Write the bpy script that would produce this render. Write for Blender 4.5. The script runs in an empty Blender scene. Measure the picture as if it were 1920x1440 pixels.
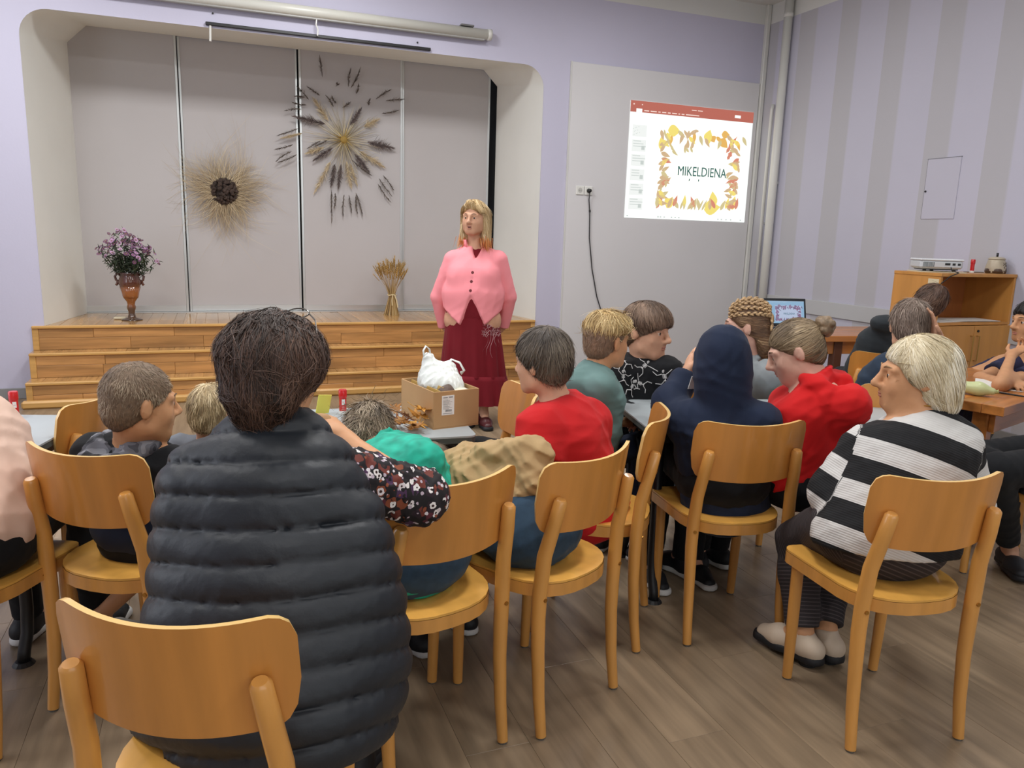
import bpy, bmesh, math, random
import numpy as np
import openvdb as vdb
from mathutils import Vector, Matrix
from mathutils.bvhtree import BVHTree

random.seed(7)
rng = np.random.default_rng(7)
scene = bpy.context.scene
COL = scene.collection

# ------------------------------------------------------------------ camera
CAMR = [[0.934317, -0.355157, 0.03026], [-0.040535, -0.190212, -0.980906], [0.354131, 0.91525, -0.192114]]          # rows: right, down, forward (world: X along front wall, Y towards it, Z up)
FOC = 1438.74              # focal length in pixels of a 1920 px wide frame
cam_data = bpy.data.cameras.new('camera')
cam = bpy.data.objects.new('camera', cam_data)
COL.objects.link(cam)
r_, d_, f_ = [Vector(v) for v in CAMR]
cam.matrix_world = Matrix(((r_.x, -d_.x, -f_.x, 0), (r_.y, -d_.y, -f_.y, 0), (r_.z, -d_.z, -f_.z, 1.42), (0, 0, 0, 1)))
cam_data.sensor_width = 36
cam_data.lens = 36 * FOC / 1920
cam_data.clip_start = 0.05
scene.camera = cam

# ------------------------------------------------------------------ world, lights, exposure
scene.view_settings.view_transform = 'Standard'
scene.view_settings.look = 'None'
scene.view_settings.gamma = 1
scene.view_settings.use_curve_mapping = False
scene.view_settings.exposure = 0.26
world = bpy.data.worlds.new('world')
scene.world = world
world.use_nodes = True
world.node_tree.nodes['Background'].inputs[0].default_value = (0.85, 0.9, 1.0, 1)
world.node_tree.nodes['Background'].inputs[1].default_value = 0.25

def area(name, loc, size, power, color, rot=(0, 0, 0)):
    d = bpy.data.lights.new(name, 'AREA')
    d.shape = 'RECTANGLE'
    d.size, d.size_y = size
    d.energy = power
    d.color = color
    o = bpy.data.objects.new(name, d)
    o.location = loc
    o.rotation_euler = rot
    COL.objects.link(o)
    return o

WARM = (0.995, 0.99, 0.985)
for i, (x, y, p) in enumerate(((-1.6, 5.4, 42), (0.9, 5.4, 50), (3.4, 5.2, 20), (-1.6, 2.4, 34), (1.0, 2.4, 38), (3.6, 2.4, 24), (-0.4, -0.4, 26), (2.6, -0.6, 26))):
    area('ceiling_lamp_light', (x, y, 3.72), (0.6, 0.6), p, WARM)
# cool area lights: unseen windows presumed on the left, another from behind the photographer
area('cool_area_light', (-3.1, 3.2, 1.9), (2.2, 1.6), 30, (0.86, 0.93, 1.0), (0, math.radians(-90), 0))
area('cool_area_light', (1.5, -2.6, 1.9), (5.0, 1.6), 32, (0.86, 0.93, 1.0), (math.radians(90), 0, 0))

# ------------------------------------------------------------------ helpers
def lin(h):
    h = h.lstrip('#')
    c = [int(h[i:i + 2], 16) / 255 for i in (0, 2, 4)]
    return tuple((x / 12.92 if x <= 0.04045 else ((x + 0.055) / 1.055) ** 2.4) for x in c) + (1,)

class NT:
    def __init__(s, m):
        s.t = m.node_tree
        s.l = s.t.links
    def n(s, typ, **kw):
        x = s.t.nodes.new(typ)
        for k, v in kw.items():
            if k.startswith('_'):
                setattr(x, k[1:], v)
            else:
                x.inputs[k.replace('__', ' ')].default_value = v
        return x
    def link(s, a, b):
        s.l.new(a, b)

MATS = {}
def mat(name, color='#808080', rough=0.6, coat=0.0, metal=0.0, emit=None, estr=1.0, noise=None, bump=None, stretch=None,
        objrand=0.0, strands=None, alpha=None, trans=0.0, spec=None, sheen=0.0, coord='Object', sub=0.0):
    """principled material; noise=(scale, amount, detail) colour mottling; bump=(scale, strength, distance)"""
    if name in MATS:
        return MATS[name]
    m = bpy.data.materials.new(name)
    m.use_nodes = True
    k = NT(m)
    b = m.node_tree.nodes['Principled BSDF']
    c = lin(color)
    b.inputs['Base Color'].default_value = c
    b.inputs['Roughness'].default_value = rough
    b.inputs['Metallic'].default_value = metal
    b.inputs['Coat Weight'].default_value = coat
    if spec is not None:
        b.inputs['Specular IOR Level'].default_value = spec
    b.inputs['Sheen Weight'].default_value = sheen
    if sub:
        b.inputs['Subsurface Weight'].default_value = sub
        b.inputs['Subsurface Scale'].default_value = 0.01
        b.inputs['Subsurface Radius'].default_value = (1.0, 0.35, 0.2)
    b.inputs['Transmission Weight'].default_value = trans
    if alpha is not None:
        b.inputs['Alpha'].default_value = alpha
    if emit:
        b.inputs['Emission Color'].default_value = lin(emit)
        b.inputs['Emission Strength'].default_value = estr
    vec = None
    if noise or bump:
        tc = k.n('ShaderNodeTexCoord')
        vec = tc.outputs[coord]
        if stretch:
            mp = k.n('ShaderNodeMapping')
            mp.inputs['Scale'].default_value = stretch
            k.link(vec, mp.inputs[0])
            vec = mp.outputs[0]
    out = None
    if noise:
        nz = k.n('ShaderNodeTexNoise', Scale=noise[0], Detail=noise[2] if len(noise) > 2 else 4.0)
        k.link(vec, nz.inputs['Vector'])
        if objrand:
            oi = k.n('ShaderNodeObjectInfo')
            ad = k.n('ShaderNodeVectorMath', _operation='ADD')
            mu = k.n('ShaderNodeVectorMath', _operation='SCALE')
            mu.inputs[0].default_value = (37, 91, 53)
            k.link(oi.outputs['Random'], mu.inputs['Scale'])
            k.link(vec, ad.inputs[0]); k.link(mu.outputs[0], ad.inputs[1])
            k.link(ad.outputs[0], nz.inputs['Vector'])
        mx = k.n('ShaderNodeMix', _data_type='RGBA')
        mx.inputs[6].default_value = tuple(max(0, x * (1 - noise[1])) for x in c[:3]) + (1,)
        mx.inputs[7].default_value = tuple(min(1, x * (1 + noise[1])) for x in c[:3]) + (1,)
        mr = k.n('ShaderNodeMapRange')
        mr.inputs['From Min'].default_value = 0.3
        mr.inputs['From Max'].default_value = 0.7
        k.link(nz.outputs[0], mr.inputs[0])
        k.link(mr.outputs[0], mx.inputs[0])
        out = mx.outputs[2]
    if objrand:
        oi = k.n('ShaderNodeObjectInfo')
        hs = k.n('ShaderNodeHueSaturation')
        hs.inputs['Color'].default_value = c
        mr = k.n('ShaderNodeMapRange')
        mr.inputs['To Min'].default_value = 1 - objrand
        mr.inputs['To Max'].default_value = 1 + objrand
        k.link(oi.outputs['Random'], mr.inputs[0])
        k.link(mr.outputs[0], hs.inputs['Value'])
        if out:
            k.link(out, hs.inputs['Color'])
        out = hs.outputs[0]
    if strands:
        at = k.n('ShaderNodeAttribute', _attribute_name='rnd')
        rp = k.n('ShaderNodeValToRGB')
        e = rp.color_ramp.elements
        e[0].color, e[0].position = lin(strands[0]), 0.0
        e[1].color, e[1].position = lin(strands[-1]), 1.0
        for i, s in enumerate(strands[1:-1]):
            q = e.new((i + 1) / (len(strands) - 1)); q.color = lin(s)
        k.link(at.outputs['Fac'], rp.inputs[0])
        out = rp.outputs[0]
    if out:
        k.link(out, b.inputs['Base Color'])
    if bump:
        nb = k.n('ShaderNodeTexNoise', Scale=bump[0], Detail=5.0)
        k.link(vec, nb.inputs['Vector'])
        bp = k.n('ShaderNodeBump', Strength=bump[1], Distance=bump[2] if len(bump) > 2 else 0.01)
        k.link(nb.outputs[0], bp.inputs['Height'])
        k.link(bp.outputs[0], b.inputs['Normal'])
    MATS[name] = m
    return m

def link(name, me, m=None, parent=None, loc=None, smooth=False):
    o = bpy.data.objects.new(name, me)
    COL.objects.link(o)
    if m is not None:
        me.materials.append(m)
    if parent is not None:
        o.parent = parent
    if loc is not None:
        o.location = loc
    if smooth:
        me.polygons.foreach_set('use_smooth', np.ones(len(me.polygons), dtype=bool))
    return o

def tag(o, label=None, cat=None, group=None, kind=None):
    if label: o['label'] = label
    if cat: o['category'] = cat
    if group: o['group'] = group
    if kind: o['kind'] = kind
    return o

def empty(name, loc=(0, 0, 0), rz=0.0, label=None, cat=None, group=None):
    o = bpy.data.objects.new(name, None)
    COL.objects.link(o)
    o.location = loc
    o.rotation_euler = (0, 0, rz)
    o.empty_display_size = 0.05
    return tag(o, label, cat, group)

class MB:
    """collects shapes into one mesh"""
    def __init__(s):
        s.v, s.f = [], []
    def add(s, vs, fs):
        n = len(s.v)
        s.v += [tuple(x) for x in vs]
        s.f += [tuple(i + n for i in f) for f in fs]
        return s
    def box(s, lo, hi, M=None):
        x0, y0, z0 = lo; x1, y1, z1 = hi
        vs = [(x0, y0, z0), (x1, y0, z0), (x1, y1, z0), (x0, y1, z0), (x0, y0, z1), (x1, y0, z1), (x1, y1, z1), (x0, y1, z1)]
        if M is not None:
            vs = [tuple(M @ Vector(v)) for v in vs]
        return s.add(vs, [(0, 3, 2, 1), (4, 5, 6, 7), (0, 1, 5, 4), (1, 2, 6, 5), (2, 3, 7, 6), (3, 0, 4, 7)])
    def cbox(s, lo, hi, c=0.003, M=None):
        """box with chamfered edges"""
        b = bmesh.new()
        g = bmesh.ops.create_cube(b, size=1)
        for v in b.verts:
            v.co = Vector([lo[i] + (v.co[i] + .5) * (hi[i] - lo[i]) for i in range(3)])
        bmesh.ops.bevel(b, geom=list(b.edges), offset=c, segments=1, affect='EDGES', clamp_overlap=True)
        b.verts.index_update()
        vs = [v.co if M is None else M @ v.co for v in b.verts]
        s.add(vs, [[v.index for v in f.verts] for f in b.faces])
        b.free()
        return s
    def tube(s, pts, rad, seg=8, cap=True, flat=1.0):
        pts = [Vector(p) for p in pts]
        n = len(pts)
        rad = [rad] * n if isinstance(rad, (int, float)) else rad
        vs, fs = [], []
        up = None
        for i, p in enumerate(pts):
            t = (pts[min(i + 1, n - 1)] - pts[max(i - 1, 0)]).normalized()
            if up is None:
                up = Vector((0, 0, 1)) if abs(t.z) < .9 else Vector((1, 0, 0))
            a = (up - t * up.dot(t)).normalized()
            up = a
            b = t.cross(a)
            for k in range(seg):
                w = 2 * math.pi * k / seg
                vs.append(p + (a * math.cos(w) * flat + b * math.sin(w)) * rad[i])
        for i in range(n - 1):
            for k in range(seg):
                k2 = (k + 1) % seg
                fs.append((i * seg + k, i * seg + k2, (i + 1) * seg + k2, (i + 1) * seg + k))
        if cap:
            fs.append(tuple(range(seg))[::-1])
            fs.append(tuple((n - 1) * seg + k for k in range(seg)))
        return s.add(vs, fs)
    def lathe(s, prof, seg=24, c=(0, 0, 0), M=None, flute=0, famp=0.0):
        vs, fs = [], []
        for r, z in prof:
            for k in range(seg):
                w = 2 * math.pi * k / seg
                rr = r * (1 + (famp * math.cos(flute * w) if flute else 0))
                v = Vector((rr * math.cos(w), rr * math.sin(w), z))
                v = (M @ v) if M is not None else v
                vs.append(v + Vector(c))
        n = len(prof)
        for i in range(n - 1):
            for k in range(seg):
                k2 = (k + 1) % seg
                fs.append((i * seg + k, i * seg + k2, (i + 1) * seg + k2, (i + 1) * seg + k))
        fs.append(tuple(range(seg))[::-1])
        fs.append(tuple((n - 1) * seg + k for k in range(seg)))
        return s.add(vs, fs)
    def prism(s, poly, z0, z1, M=None):
        n = len(poly)
        vs = [Vector((p[0], p[1], z0)) for p in poly] + [Vector((p[0], p[1], z1)) for p in poly]
        if M is not None:
            vs = [M @ v for v in vs]
        fs = [tuple(range(n))[::-1], tuple(range(n, 2 * n))] + [(i, (i + 1) % n, n + (i + 1) % n, n + i) for i in range(n)]
        return s.add(vs, fs)
    def ball(s, c, r, seg=10, rings=6, M=None):
        vs, fs = [], []
        r = (r, r, r) if isinstance(r, (int, float)) else r
        for i in range(1, rings):
            th = math.pi * i / rings
            for k in range(seg):
                w = 2 * math.pi * k / seg
                v = Vector((r[0] * math.sin(th) * math.cos(w), r[1] * math.sin(th) * math.sin(w), r[2] * math.cos(th)))
                vs.append((M @ v if M is not None else v) + Vector(c))
        top = len(vs)
        for q in (1, -1):
            v = Vector((0, 0, r[2] * q))
            vs.append((M @ v if M is not None else v) + Vector(c))
        for i in range(rings - 2):
            for k in range(seg):
                k2 = (k + 1) % seg
                fs.append((i * seg + k, (i + 1) * seg + k, (i + 1) * seg + k2, i * seg + k2))
        for k in range(seg):
            k2 = (k + 1) % seg
            fs.append((top, k, k2))
            fs.append((top + 1, (rings - 2) * seg + k2, (rings - 2) * seg + k))
        return s.add(vs, fs)
    def mesh(s, name):
        me = bpy.data.meshes.new(name)
        me.from_pydata([tuple(v) for v in s.v], [], s.f)
        me.update()
        return me
    def build(s, name, m, parent=None, smooth=False, loc=None, angle=None):
        me = s.mesh(name)
        o = link(name, me, m, parent, loc, smooth or angle is not None)
        if angle is not None:
            try:
                me.set_sharp_from_angle(angle=math.radians(angle))
            except Exception:
                pass
        return o

def copy_tree(o, parent=None):
    c = o.copy()
    COL.objects.link(c)
    if parent is not None:
        c.parent = parent
    for ch in list(o.children):
        copy_tree(ch, c)
    return c

def rotz(a):
    return Matrix.Rotation(a, 4, 'Z')

def text_mesh(body, size, name='lettering', m=None, parent=None, M=None, align='CENTER', ext=0.0, off=0.0):
    cu = bpy.data.curves.new('t', 'FONT')
    cu.body = body
    cu.size = size
    cu.align_x = align
    cu.align_y = 'CENTER'
    cu.extrude = ext
    cu.offset = off * size
    cu.resolution_u = 3
    t = bpy.data.objects.new('t', cu)
    COL.objects.link(t)
    dg = bpy.context.evaluated_depsgraph_get()
    me = bpy.data.meshes.new_from_object(t.evaluated_get(dg))
    bpy.data.objects.remove(t)
    bpy.data.curves.remove(cu)
    me.name = name
    if M is not None:
        me.transform(M)
    me.materials.clear()
    return link(name, me, m, parent)

def structure(o, label=None):
    o['kind'] = 'structure'
    if label: o['label'] = label
    return o

# ------------------------------------------------------------------ room shell
XR, YF, YP, ZC, SZ = 5.44, 7.03, 7.95, 3.80, 0.585     # right wall, front wall, stage panels, ceiling, stage height
XL, YB = -3.3, -2.8

def wall_paint(name, base, stripes=None):
    m = bpy.data.materials.new(name)
    m.use_nodes = True
    k = NT(m)
    b = m.node_tree.nodes['Principled BSDF']
    b.inputs['Roughness'].default_value = 0.75
    tc = k.n('ShaderNodeTexCoord')
    sx = k.n('ShaderNodeSeparateXYZ')
    k.link(tc.outputs['Object'], sx.inputs[0])
    nz = k.n('ShaderNodeTexNoise', Scale=1.3, Detail=3.0)
    k.link(tc.outputs['Object'], nz.inputs['Vector'])
    c = lin(base)
    mx = k.n('ShaderNodeMix', _data_type='RGBA')
    mx.inputs[6].default_value = tuple(x * .96 for x in c[:3]) + (1,)
    mx.inputs[7].default_value = tuple(x * 1.04 for x in c[:3]) + (1,)
    k.link(nz.outputs[0], mx.inputs[0])
    col = mx.outputs[2]
    if stripes:                      # painted vertical stripes along Y, and the white band below the ceiling
        w = k.n('ShaderNodeMath', _operation='DIVIDE'); w.inputs[1].default_value = stripes[1]
        k.link(sx.outputs['Y'], w.inputs[0])
        fr = k.n('ShaderNodeMath', _operation='FRACT'); k.link(w.outputs[0], fr.inputs[0])
        gt = k.n('ShaderNodeMapRange'); gt.inputs['From Min'].default_value = .56; gt.inputs['From Max'].default_value = .6
        k.link(fr.outputs[0], gt.inputs[0])
        m2 = k.n('ShaderNodeMix', _data_type='RGBA')
        m2.inputs[7].default_value = lin(stripes[0])
        k.link(gt.outputs[0], m2.inputs[0]); k.link(col, m2.inputs[6])
        col = m2.outputs[2]
    gz = k.n('ShaderNodeMath', _operation='GREATER_THAN'); gz.inputs[1].default_value = 3.615
    k.link(sx.outputs['Z'], gz.inputs[0])
    m3 = k.n('ShaderNodeMix', _data_type='RGBA')
    m3.inputs[7].default_value = lin('#d9dad6')
    k.link(gz.outputs[0], m3.inputs[0]); k.link(col, m3.inputs[6])
    k.link(m3.outputs[2], b.inputs['Base Color'])
    bn = k.n('ShaderNodeTexNoise', Scale=60.0, Detail=4.0)
    k.link(tc.outputs['Object'], bn.inputs['Vector'])
    bp = k.n('ShaderNodeBump', Strength=0.12, Distance=0.004)
    k.link(bn.outputs[0], bp.inputs['Height']); k.link(bp.outputs[0], b.inputs['Normal'])
    return m

M_lilac = wall_paint('lilac wall paint', '#c3c1d4')
M_stripe = wall_paint('lilac and grey striped wall paint', '#bfbecd', ('#b6b5bb', 0.545))
M_white = mat('white wall paint', '#dcddd8', 0.7, bump=(40, .15, .004), noise=(1.5, .03))
M_reveal = mat('off white plaster', '#ebede8', 0.75, bump=(25, .15, .004), noise=(1.2, .04))
M_ceil = mat('ceiling paint', '#d8d8d4', 0.8)
M_base = mat('grey skirting', '#8a8a8a', 0.5)
M_trimw = mat('white gloss paint', '#d6d6d0', 0.35, noise=(3, .05))
M_dark = mat('dark gap', '#101010', 0.7)
M_black = mat('black steel', '#17181a', 0.45)
M_alu = mat('brushed aluminium', '#cfd2d2', 0.3, metal=0.7)

def plank_mat(name, base, amt, scale, objr, rough, coat=0.0, bumpst=.12, stretch=(12, 1, 12)):
    return mat(name, base, rough, coat, noise=(scale, amt, 6), bump=(scale * 3, bumpst, .003), stretch=stretch, objrand=objr)

# floor: base slab with individual vinyl planks on it
M_floor = plank_mat('grey brown vinyl plank', '#8b7861', .24, 2.2, .07, .38, 0.1)
floor = structure(MB().box((XL, YB, -0.1), (XR, YF, -0.004)).build('floor', M_floor))
pm = {}
row = 0
x = -2.45
while x < XR - 0.01:
    w = min(0.19, XR - 0.001 - x)
    y = 0.35 - (row * 0.47) % 1.28
    while y < YF:
        y0, y1 = max(y, 0.2), min(y + 1.28, YF)
        if y1 - y0 > .03:
            key = (round(w, 3), round(y1 - y0, 3))
            if key not in pm:
                pm[key] = MB().cbox((0, 0, -.004), (w - .0006, y1 - y0 - .0006, 0), .0007).mesh('plank')
            o = link('plank', pm[key], None, floor, (x, y0, 0))
            if not pm[key].materials:
                pm[key].materials.append(M_floor)
        y += 1.28
    x += 0.19
    row += 1

structure(MB().box((XL, YB, ZC), (XR, YF + 1.3, ZC + .1)).build('ceiling', M_ceil))
structure(MB().box((XR, YB, 0), (XR + .15, YF + .15, ZC)).build('wall_right', M_stripe))
structure(MB().box((XL - .15, YB, 0), (XL, YF + .15, ZC)).build('wall_left', M_lilac))
structure(MB().box((XL - .15, YB - .15, 0), (XR + .15, YB, ZC)).build('wall_back', M_white))

# front wall with the rounded stage opening
def arc(cx, cz, r, a0, a1, n):
    return [(cx + r * math.cos(math.radians(a0 + (a1 - a0) * i / n)), cz + r * math.sin(math.radians(a0 + (a1 - a0) * i / n))) for i in range(n + 1)]
SX0, SX1 = -1.39, 2.94
OX0, OX1, OZ = -1.30, 2.945, 2.965
IX0, IX1, IZ = -1.115, 2.815, 3.07
outer = [(OX0, SZ)] + arc(OX0 + .2, OZ - .2, .2, 180, 90, 8) + arc(OX1 - .2, OZ - .2, .2, 90, 0, 8) + [(OX1, SZ)]
cl = [(IX0 + .155 * t, IZ - .15 + .15 * t) for t in [i / 8 for i in range(9)]]
cr = [(IX1 - .155 * (1 - t), IZ - .15 * t) for t in [i / 8 for i in range(9)]]
inner = [(IX0, SZ)] + cl + cr + [(IX1, SZ)]
n = len(outer)
b = MB()
# wall face as strips around the opening
top = [(XL, SZ)] + [(XL + (XR - XL) * i / (n - 3), ZC) for i in range(n - 2)] + [(XR, SZ)]
fr = []
vs = [(p[0], YF, p[1]) for p in outer] + [(p[0], YF, p[1]) for p in top]
fs = [(i, i + 1, n + i + 1, n + i) for i in range(n - 1)]
b.add(vs, fs)
b.add([(XL, YF, 0), (SX0 + .01, YF, 0), (SX0 + .01, YF, SZ), (XL, YF, SZ)], [(0, 1, 2, 3)])
b.add([(SX1 - .01, YF, 0), (XR, YF, 0), (XR, YF, SZ), (SX1 - .01, YF, SZ)], [(0, 1, 2, 3)])
wf = structure(b.build('wall_front', M_lilac))
b = MB()
steps = 6
rows = []
for j in range(steps + 1):
    t = j / steps
    bulge = 0.02 * math.sin(math.pi * t)
    for (o1, i1) in zip(outer, inner):
        rows.append((o1[0] + (i1[0] - o1[0]) * t, YF - .003 + (YP + .02 - YF) * t, o1[1] + (i1[1] - o1[1]) * t + (bulge if o1[1] > 2.9 else 0)))
b.add(rows, [(j * n + i, j * n + i + 1, (j + 1) * n + i + 1, (j + 1) * n + i) for j in range(steps) for i in range(n - 1)])
structure(b.build('trim_1', M_reveal, smooth=True), 'curved off white reveal around the stage opening')
structure(MB().box((IX0 - .1, YP + .14, SZ), (IX1 + .1, YP + .2, IZ + .2)).build('wall_stage', M_dark), 'dark void behind the sliding panels')

# stage with steps, each board a piece of its own
M_oak = plank_mat('honey parquet', '#b3844f', .30, 1.6, .16, .35, .25, stretch=(1.2, 14, 14))
M_oakt = plank_mat('honey parquet tread', '#b78d58', .26, 1.6, .14, .25, .4, stretch=(14, 1.2, 14))
M_nose = plank_mat('pale oak edging', '#c79a58', .15, 2.5, .05, .4, .2, stretch=(1, 14, 14))
stage = empty('stage', (0, 0, 0), 0, 'low wooden stage with three parquet steps in front of the grey sliding panels', 'stage')
lev = [(6.64, 0.0, .195), (6.84, .195, .39), (7.015, .39, .585)]
ends = [6.84, 7.015, YP + .06]
pool = {}
def piece(name, lo, hi, m, parent):
    d = tuple(round(hi[i] - lo[i], 3) for i in range(3))
    if (name, d, m.name) not in pool:
        me = MB().cbox((0, 0, 0), d, .0022).mesh(name)
        me.materials.append(m)
        pool[(name, d, m.name)] = me
    return link(name, pool[(name, d, m.name)], None, parent, lo)
for li, (y0, z0, z1) in enumerate(lev):
    MB().box((SX0 + .002, y0 + .018, z0 if li == 0 else z0 - .02), (SX1 - .002, ends[li] + .02 if li < 2 else YP + .05, z1 - .014)).build('step_core', M_oak, stage)
    # riser boards in two rows
    for r in range(2):
        za = z0 + r * .0975 * (1 if li else 1)
        zb = min(za + .0975, z1 - .022)
        x = SX0 + .045 - random.random() * .4
        while x < SX1 - .05:
            L = random.uniform(.42, .72)
            a, e = max(x, SX0 + .045), min(x + L, SX1 - .045)
            if e - a > .03:
                piece('board', (a, y0 + .004 + random.uniform(0, .0015), za), (e - .0015, y0 + .018, zb - .0012), M_oak, stage)
            x += L
    # edge trims
    MB().cbox((SX0, y0 - .012, z1 - .022), (SX1, y0 + .03, z1 + .001), .005).build('nosing', M_nose, stage)
    for xx in (SX0, SX1 - .045):
        MB().cbox((xx, y0, z0), (xx + .045, y0 + .018, z1 - .022), .003).build('edge_strip', M_nose, stage)
    # tread blocks run front to back
    x = SX0
    while x < SX1 - .01:
        w = random.uniform(.07, .12)
        e = min(x + w, SX1)
        yy1 = ends[li] if li < 2 else YP + .03
        piece('tread_block', (x, y0 + .03, z1 - .014), (e - .001, yy1 + .003, z1 + random.uniform(-.0008, .0004)), M_oakt, stage)
        x = e
for (a, e) in ((SX0 - .03, -.82), (-.815, .55), (.555, 1.9), (1.905, SX1 + .02)):
    MB().cbox((a, 6.585, 0), (e, 6.645, .062), .014).build('kick_board', M_nose, stage)

# sliding panels
M_panel = mat('grey fabric panel', '#b9b5b5', 0.8, bump=(300, .15, .001), noise=(1.0, .03))
edges = [(-1.30, -.256), (-.250, .795), (.806, 1.808), (1.812, 2.745)]
offs = [0.0, .035, .0, .03]
for i, ((a, e), of) in enumerate(zip(edges, offs)):
    p = empty('sliding_panel', (0, 0, 0), 0, ['grey sliding panel behind the vase of asters, leftmost of four', 'grey sliding panel behind the small dark centred wreath', 'grey sliding panel behind the large straw star wreath', 'grey sliding panel beside the black gap, rightmost of four'][i], 'panel', 'grey sliding panels closing the stage')
    y = YP + of
    MB().box((a + .02, y, SZ + .07), (e - .02, y + .018, IZ + .12)).build('panel_sheet', M_panel, p)
    for (u, v) in ((a, a + .022), (e - .022, e)):
        MB().cbox((u, y - .006, SZ + .012), (v, y + .024, IZ + .12), .003).build('stile', M_alu, p)
    MB().cbox((a + .022, y - .004, SZ + .012), (e - .022, y + .022, SZ + .07), .003).build('bottom_rail', M_alu, p)
MB().box((IX0, YP - .03, SZ + .001), (IX1, YP + .1, SZ + .011)).build('trim_2', M_alu)['kind'] = 'structure'

# baseboards, corner casing, pipes, dado board
structure(MB().cbox((XL, YF - .015, 0), (SX0 - .03, YF, .088), .003).build('baseboard_front_left', M_base))
structure(MB().cbox((SX1 + .03, YF - .015, 0), (XR, YF, .088), .003).build('baseboard_front_right', M_base))
structure(MB().cbox((XR - .015, -2, 0), (XR, YF - .02, .088), .003).build('baseboard_right', M_base))
structure(MB().cbox((XR - .02, 1.0, .735), (XR, 6.75, .875), .003).build('trim_3', mat('grey dado board', '#babbbd', .5)), 'pale grey board along the right wall')
structure(MB().cbox((XR - .05, YF - .045, 0), (XR - .005, YF, ZC), .004).build('trim_4', M_trimw), 'white casing strip in the room corner')
structure(MB().box((XR - .066, YF - .012, .1), (XR - .052, YF - .001, 3.0)).build('trim_5', M_dark), 'dark crack beside the corner casing')
pipe = empty('heating_pipe', (0, 0, 0), 0, 'thick white vertical pipe in the right hand room corner', 'pipe')
MB().tube([(5.385, 6.66, 0), (5.385, 6.66, ZC)], .042, 20).build('pipe_run', M_trimw, pipe, smooth=True)
MB().tube([(5.385, 6.66, 3.60), (5.385, 6.66, 3.64)], .046, 20).build('pipe_collar', M_trimw, pipe, smooth=True)
MB().cbox((5.40, 6.645, 2.0), (XR, 6.675, 2.03), .003).build('pipe_clip', M_trimw, pipe)
pipe2 = empty('thin_pipe', (0, 0, 0), 0, 'thin white pipe running beside the thick corner pipe', 'pipe')
MB().tube([(5.40, 6.80, 0), (5.40, 6.80, 2.74), (5.41, 6.80, 2.80)], .018, 12).build('pipe_run', M_trimw, pipe2, smooth=True)
MB().cbox((5.405, 6.79, 1.6), (XR, 6.81, 1.62), .002).build('pipe_clip', M_trimw, pipe2)

# white projection panel on the wall
wp = empty('wall_board', (0, 0, 0), 0, 'tall white board on the lilac wall carrying the projected picture', 'board')
MB().cbox((3.222, YF - .022, .09), (5.385, YF - .001, 3.035), .004).build('board_sheet', mat('white board paint', '#d8d7d8', .6, noise=(.8, .03)), wp)
MB().box((3.214, YF - .024, .09), (3.223, YF - .001, 3.04)).build('edge_strip', M_trimw, wp)

# roller screen case and the black rail under it
rs = empty('screen_case', (0, 0, 0), 0, 'long white roller screen case mounted above the stage opening', 'projector screen')
b = MB()
b.tube([(-.9, YF - .06, 3.163), (2.372, YF - .06, 3.163)], .044, 18)
b.build('case', mat('screen case enamel', '#cfcfc6', .35), rs, smooth=True)
MB().cbox((-.9, YF - .075, 3.108), (2.33, YF - .03, 3.126), .004).build('slot_bar', mat('grey plastic', '#9b9b98', .4), rs)
MB().tube([(2.355, YF - .06, 3.163), (2.392, YF - .06, 3.163)], .049, 18).build('end_cap', M_trimw, rs, smooth=True)
for xx in (-.5, 2.1):
    MB().cbox((xx, YF - .1, 3.205), (xx + .12, YF, 3.22), .003).build('bracket', mat('grey bracket', '#6b6b6b', .4), rs)
MB().tube([(.86, YF - .07, 3.11), (.855, YF - .072, 3.07), (.87, YF - .07, 3.03), (.865, YF - .07, 2.985)], .006, 6).build('pull_cord', M_trimw, rs)
cr_ = empty('curtain_rail', (0, 0, 0), 0, 'thin black rail along the top edge of the stage opening', 'rail')
MB().cbox((.0, YF - .03, 2.98), (1.845, YF + .0, 3.004), .003).build('rail', M_black, cr_)
MB().tube([(.035, YF - .015, 2.98), (.03, YF - .018, 2.86)], .009, 6).build('cord_end', M_trimw, cr_)
for i, p in enumerate(((.0575, 3.075), (1.73, 3.04))):
    tag(MB().tube([(p[0] - .0, YF - .012, p[1]), (p[0], YF + .0, p[1])], .007, 8).build('wall_screw', M_black), ['small dark screw in wall left of the pull cord', 'small dark screw in wall near right end of rail'][i], 'screw')

# access panel in the right wall
ap = empty('wall_hatch', (0, 0, 0), 0, 'flush painted hatch with a small black lock in the right wall', 'hatch')
MB().cbox((XR - .006, 4.54, 1.64), (XR, 4.845, 2.113), .002).build('hatch_door', mat('hatch paint', '#bebdcb', .6), ap)
MB().box((XR - .007, 4.535, 2.113), (XR, 4.85, 2.1165)).build('gap', mat('grey gap', '#77767c', .8), ap)
MB().box((XR - .004, 4.845, 1.64), (XR, 4.848, 2.113)).build('gap', mat('grey gap', '#77767c', .8), ap)
MB().tube([(XR - .012, 4.83, 1.86), (XR - .004, 4.83, 1.86)], .008, 10).build('lock', M_black, ap)

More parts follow.
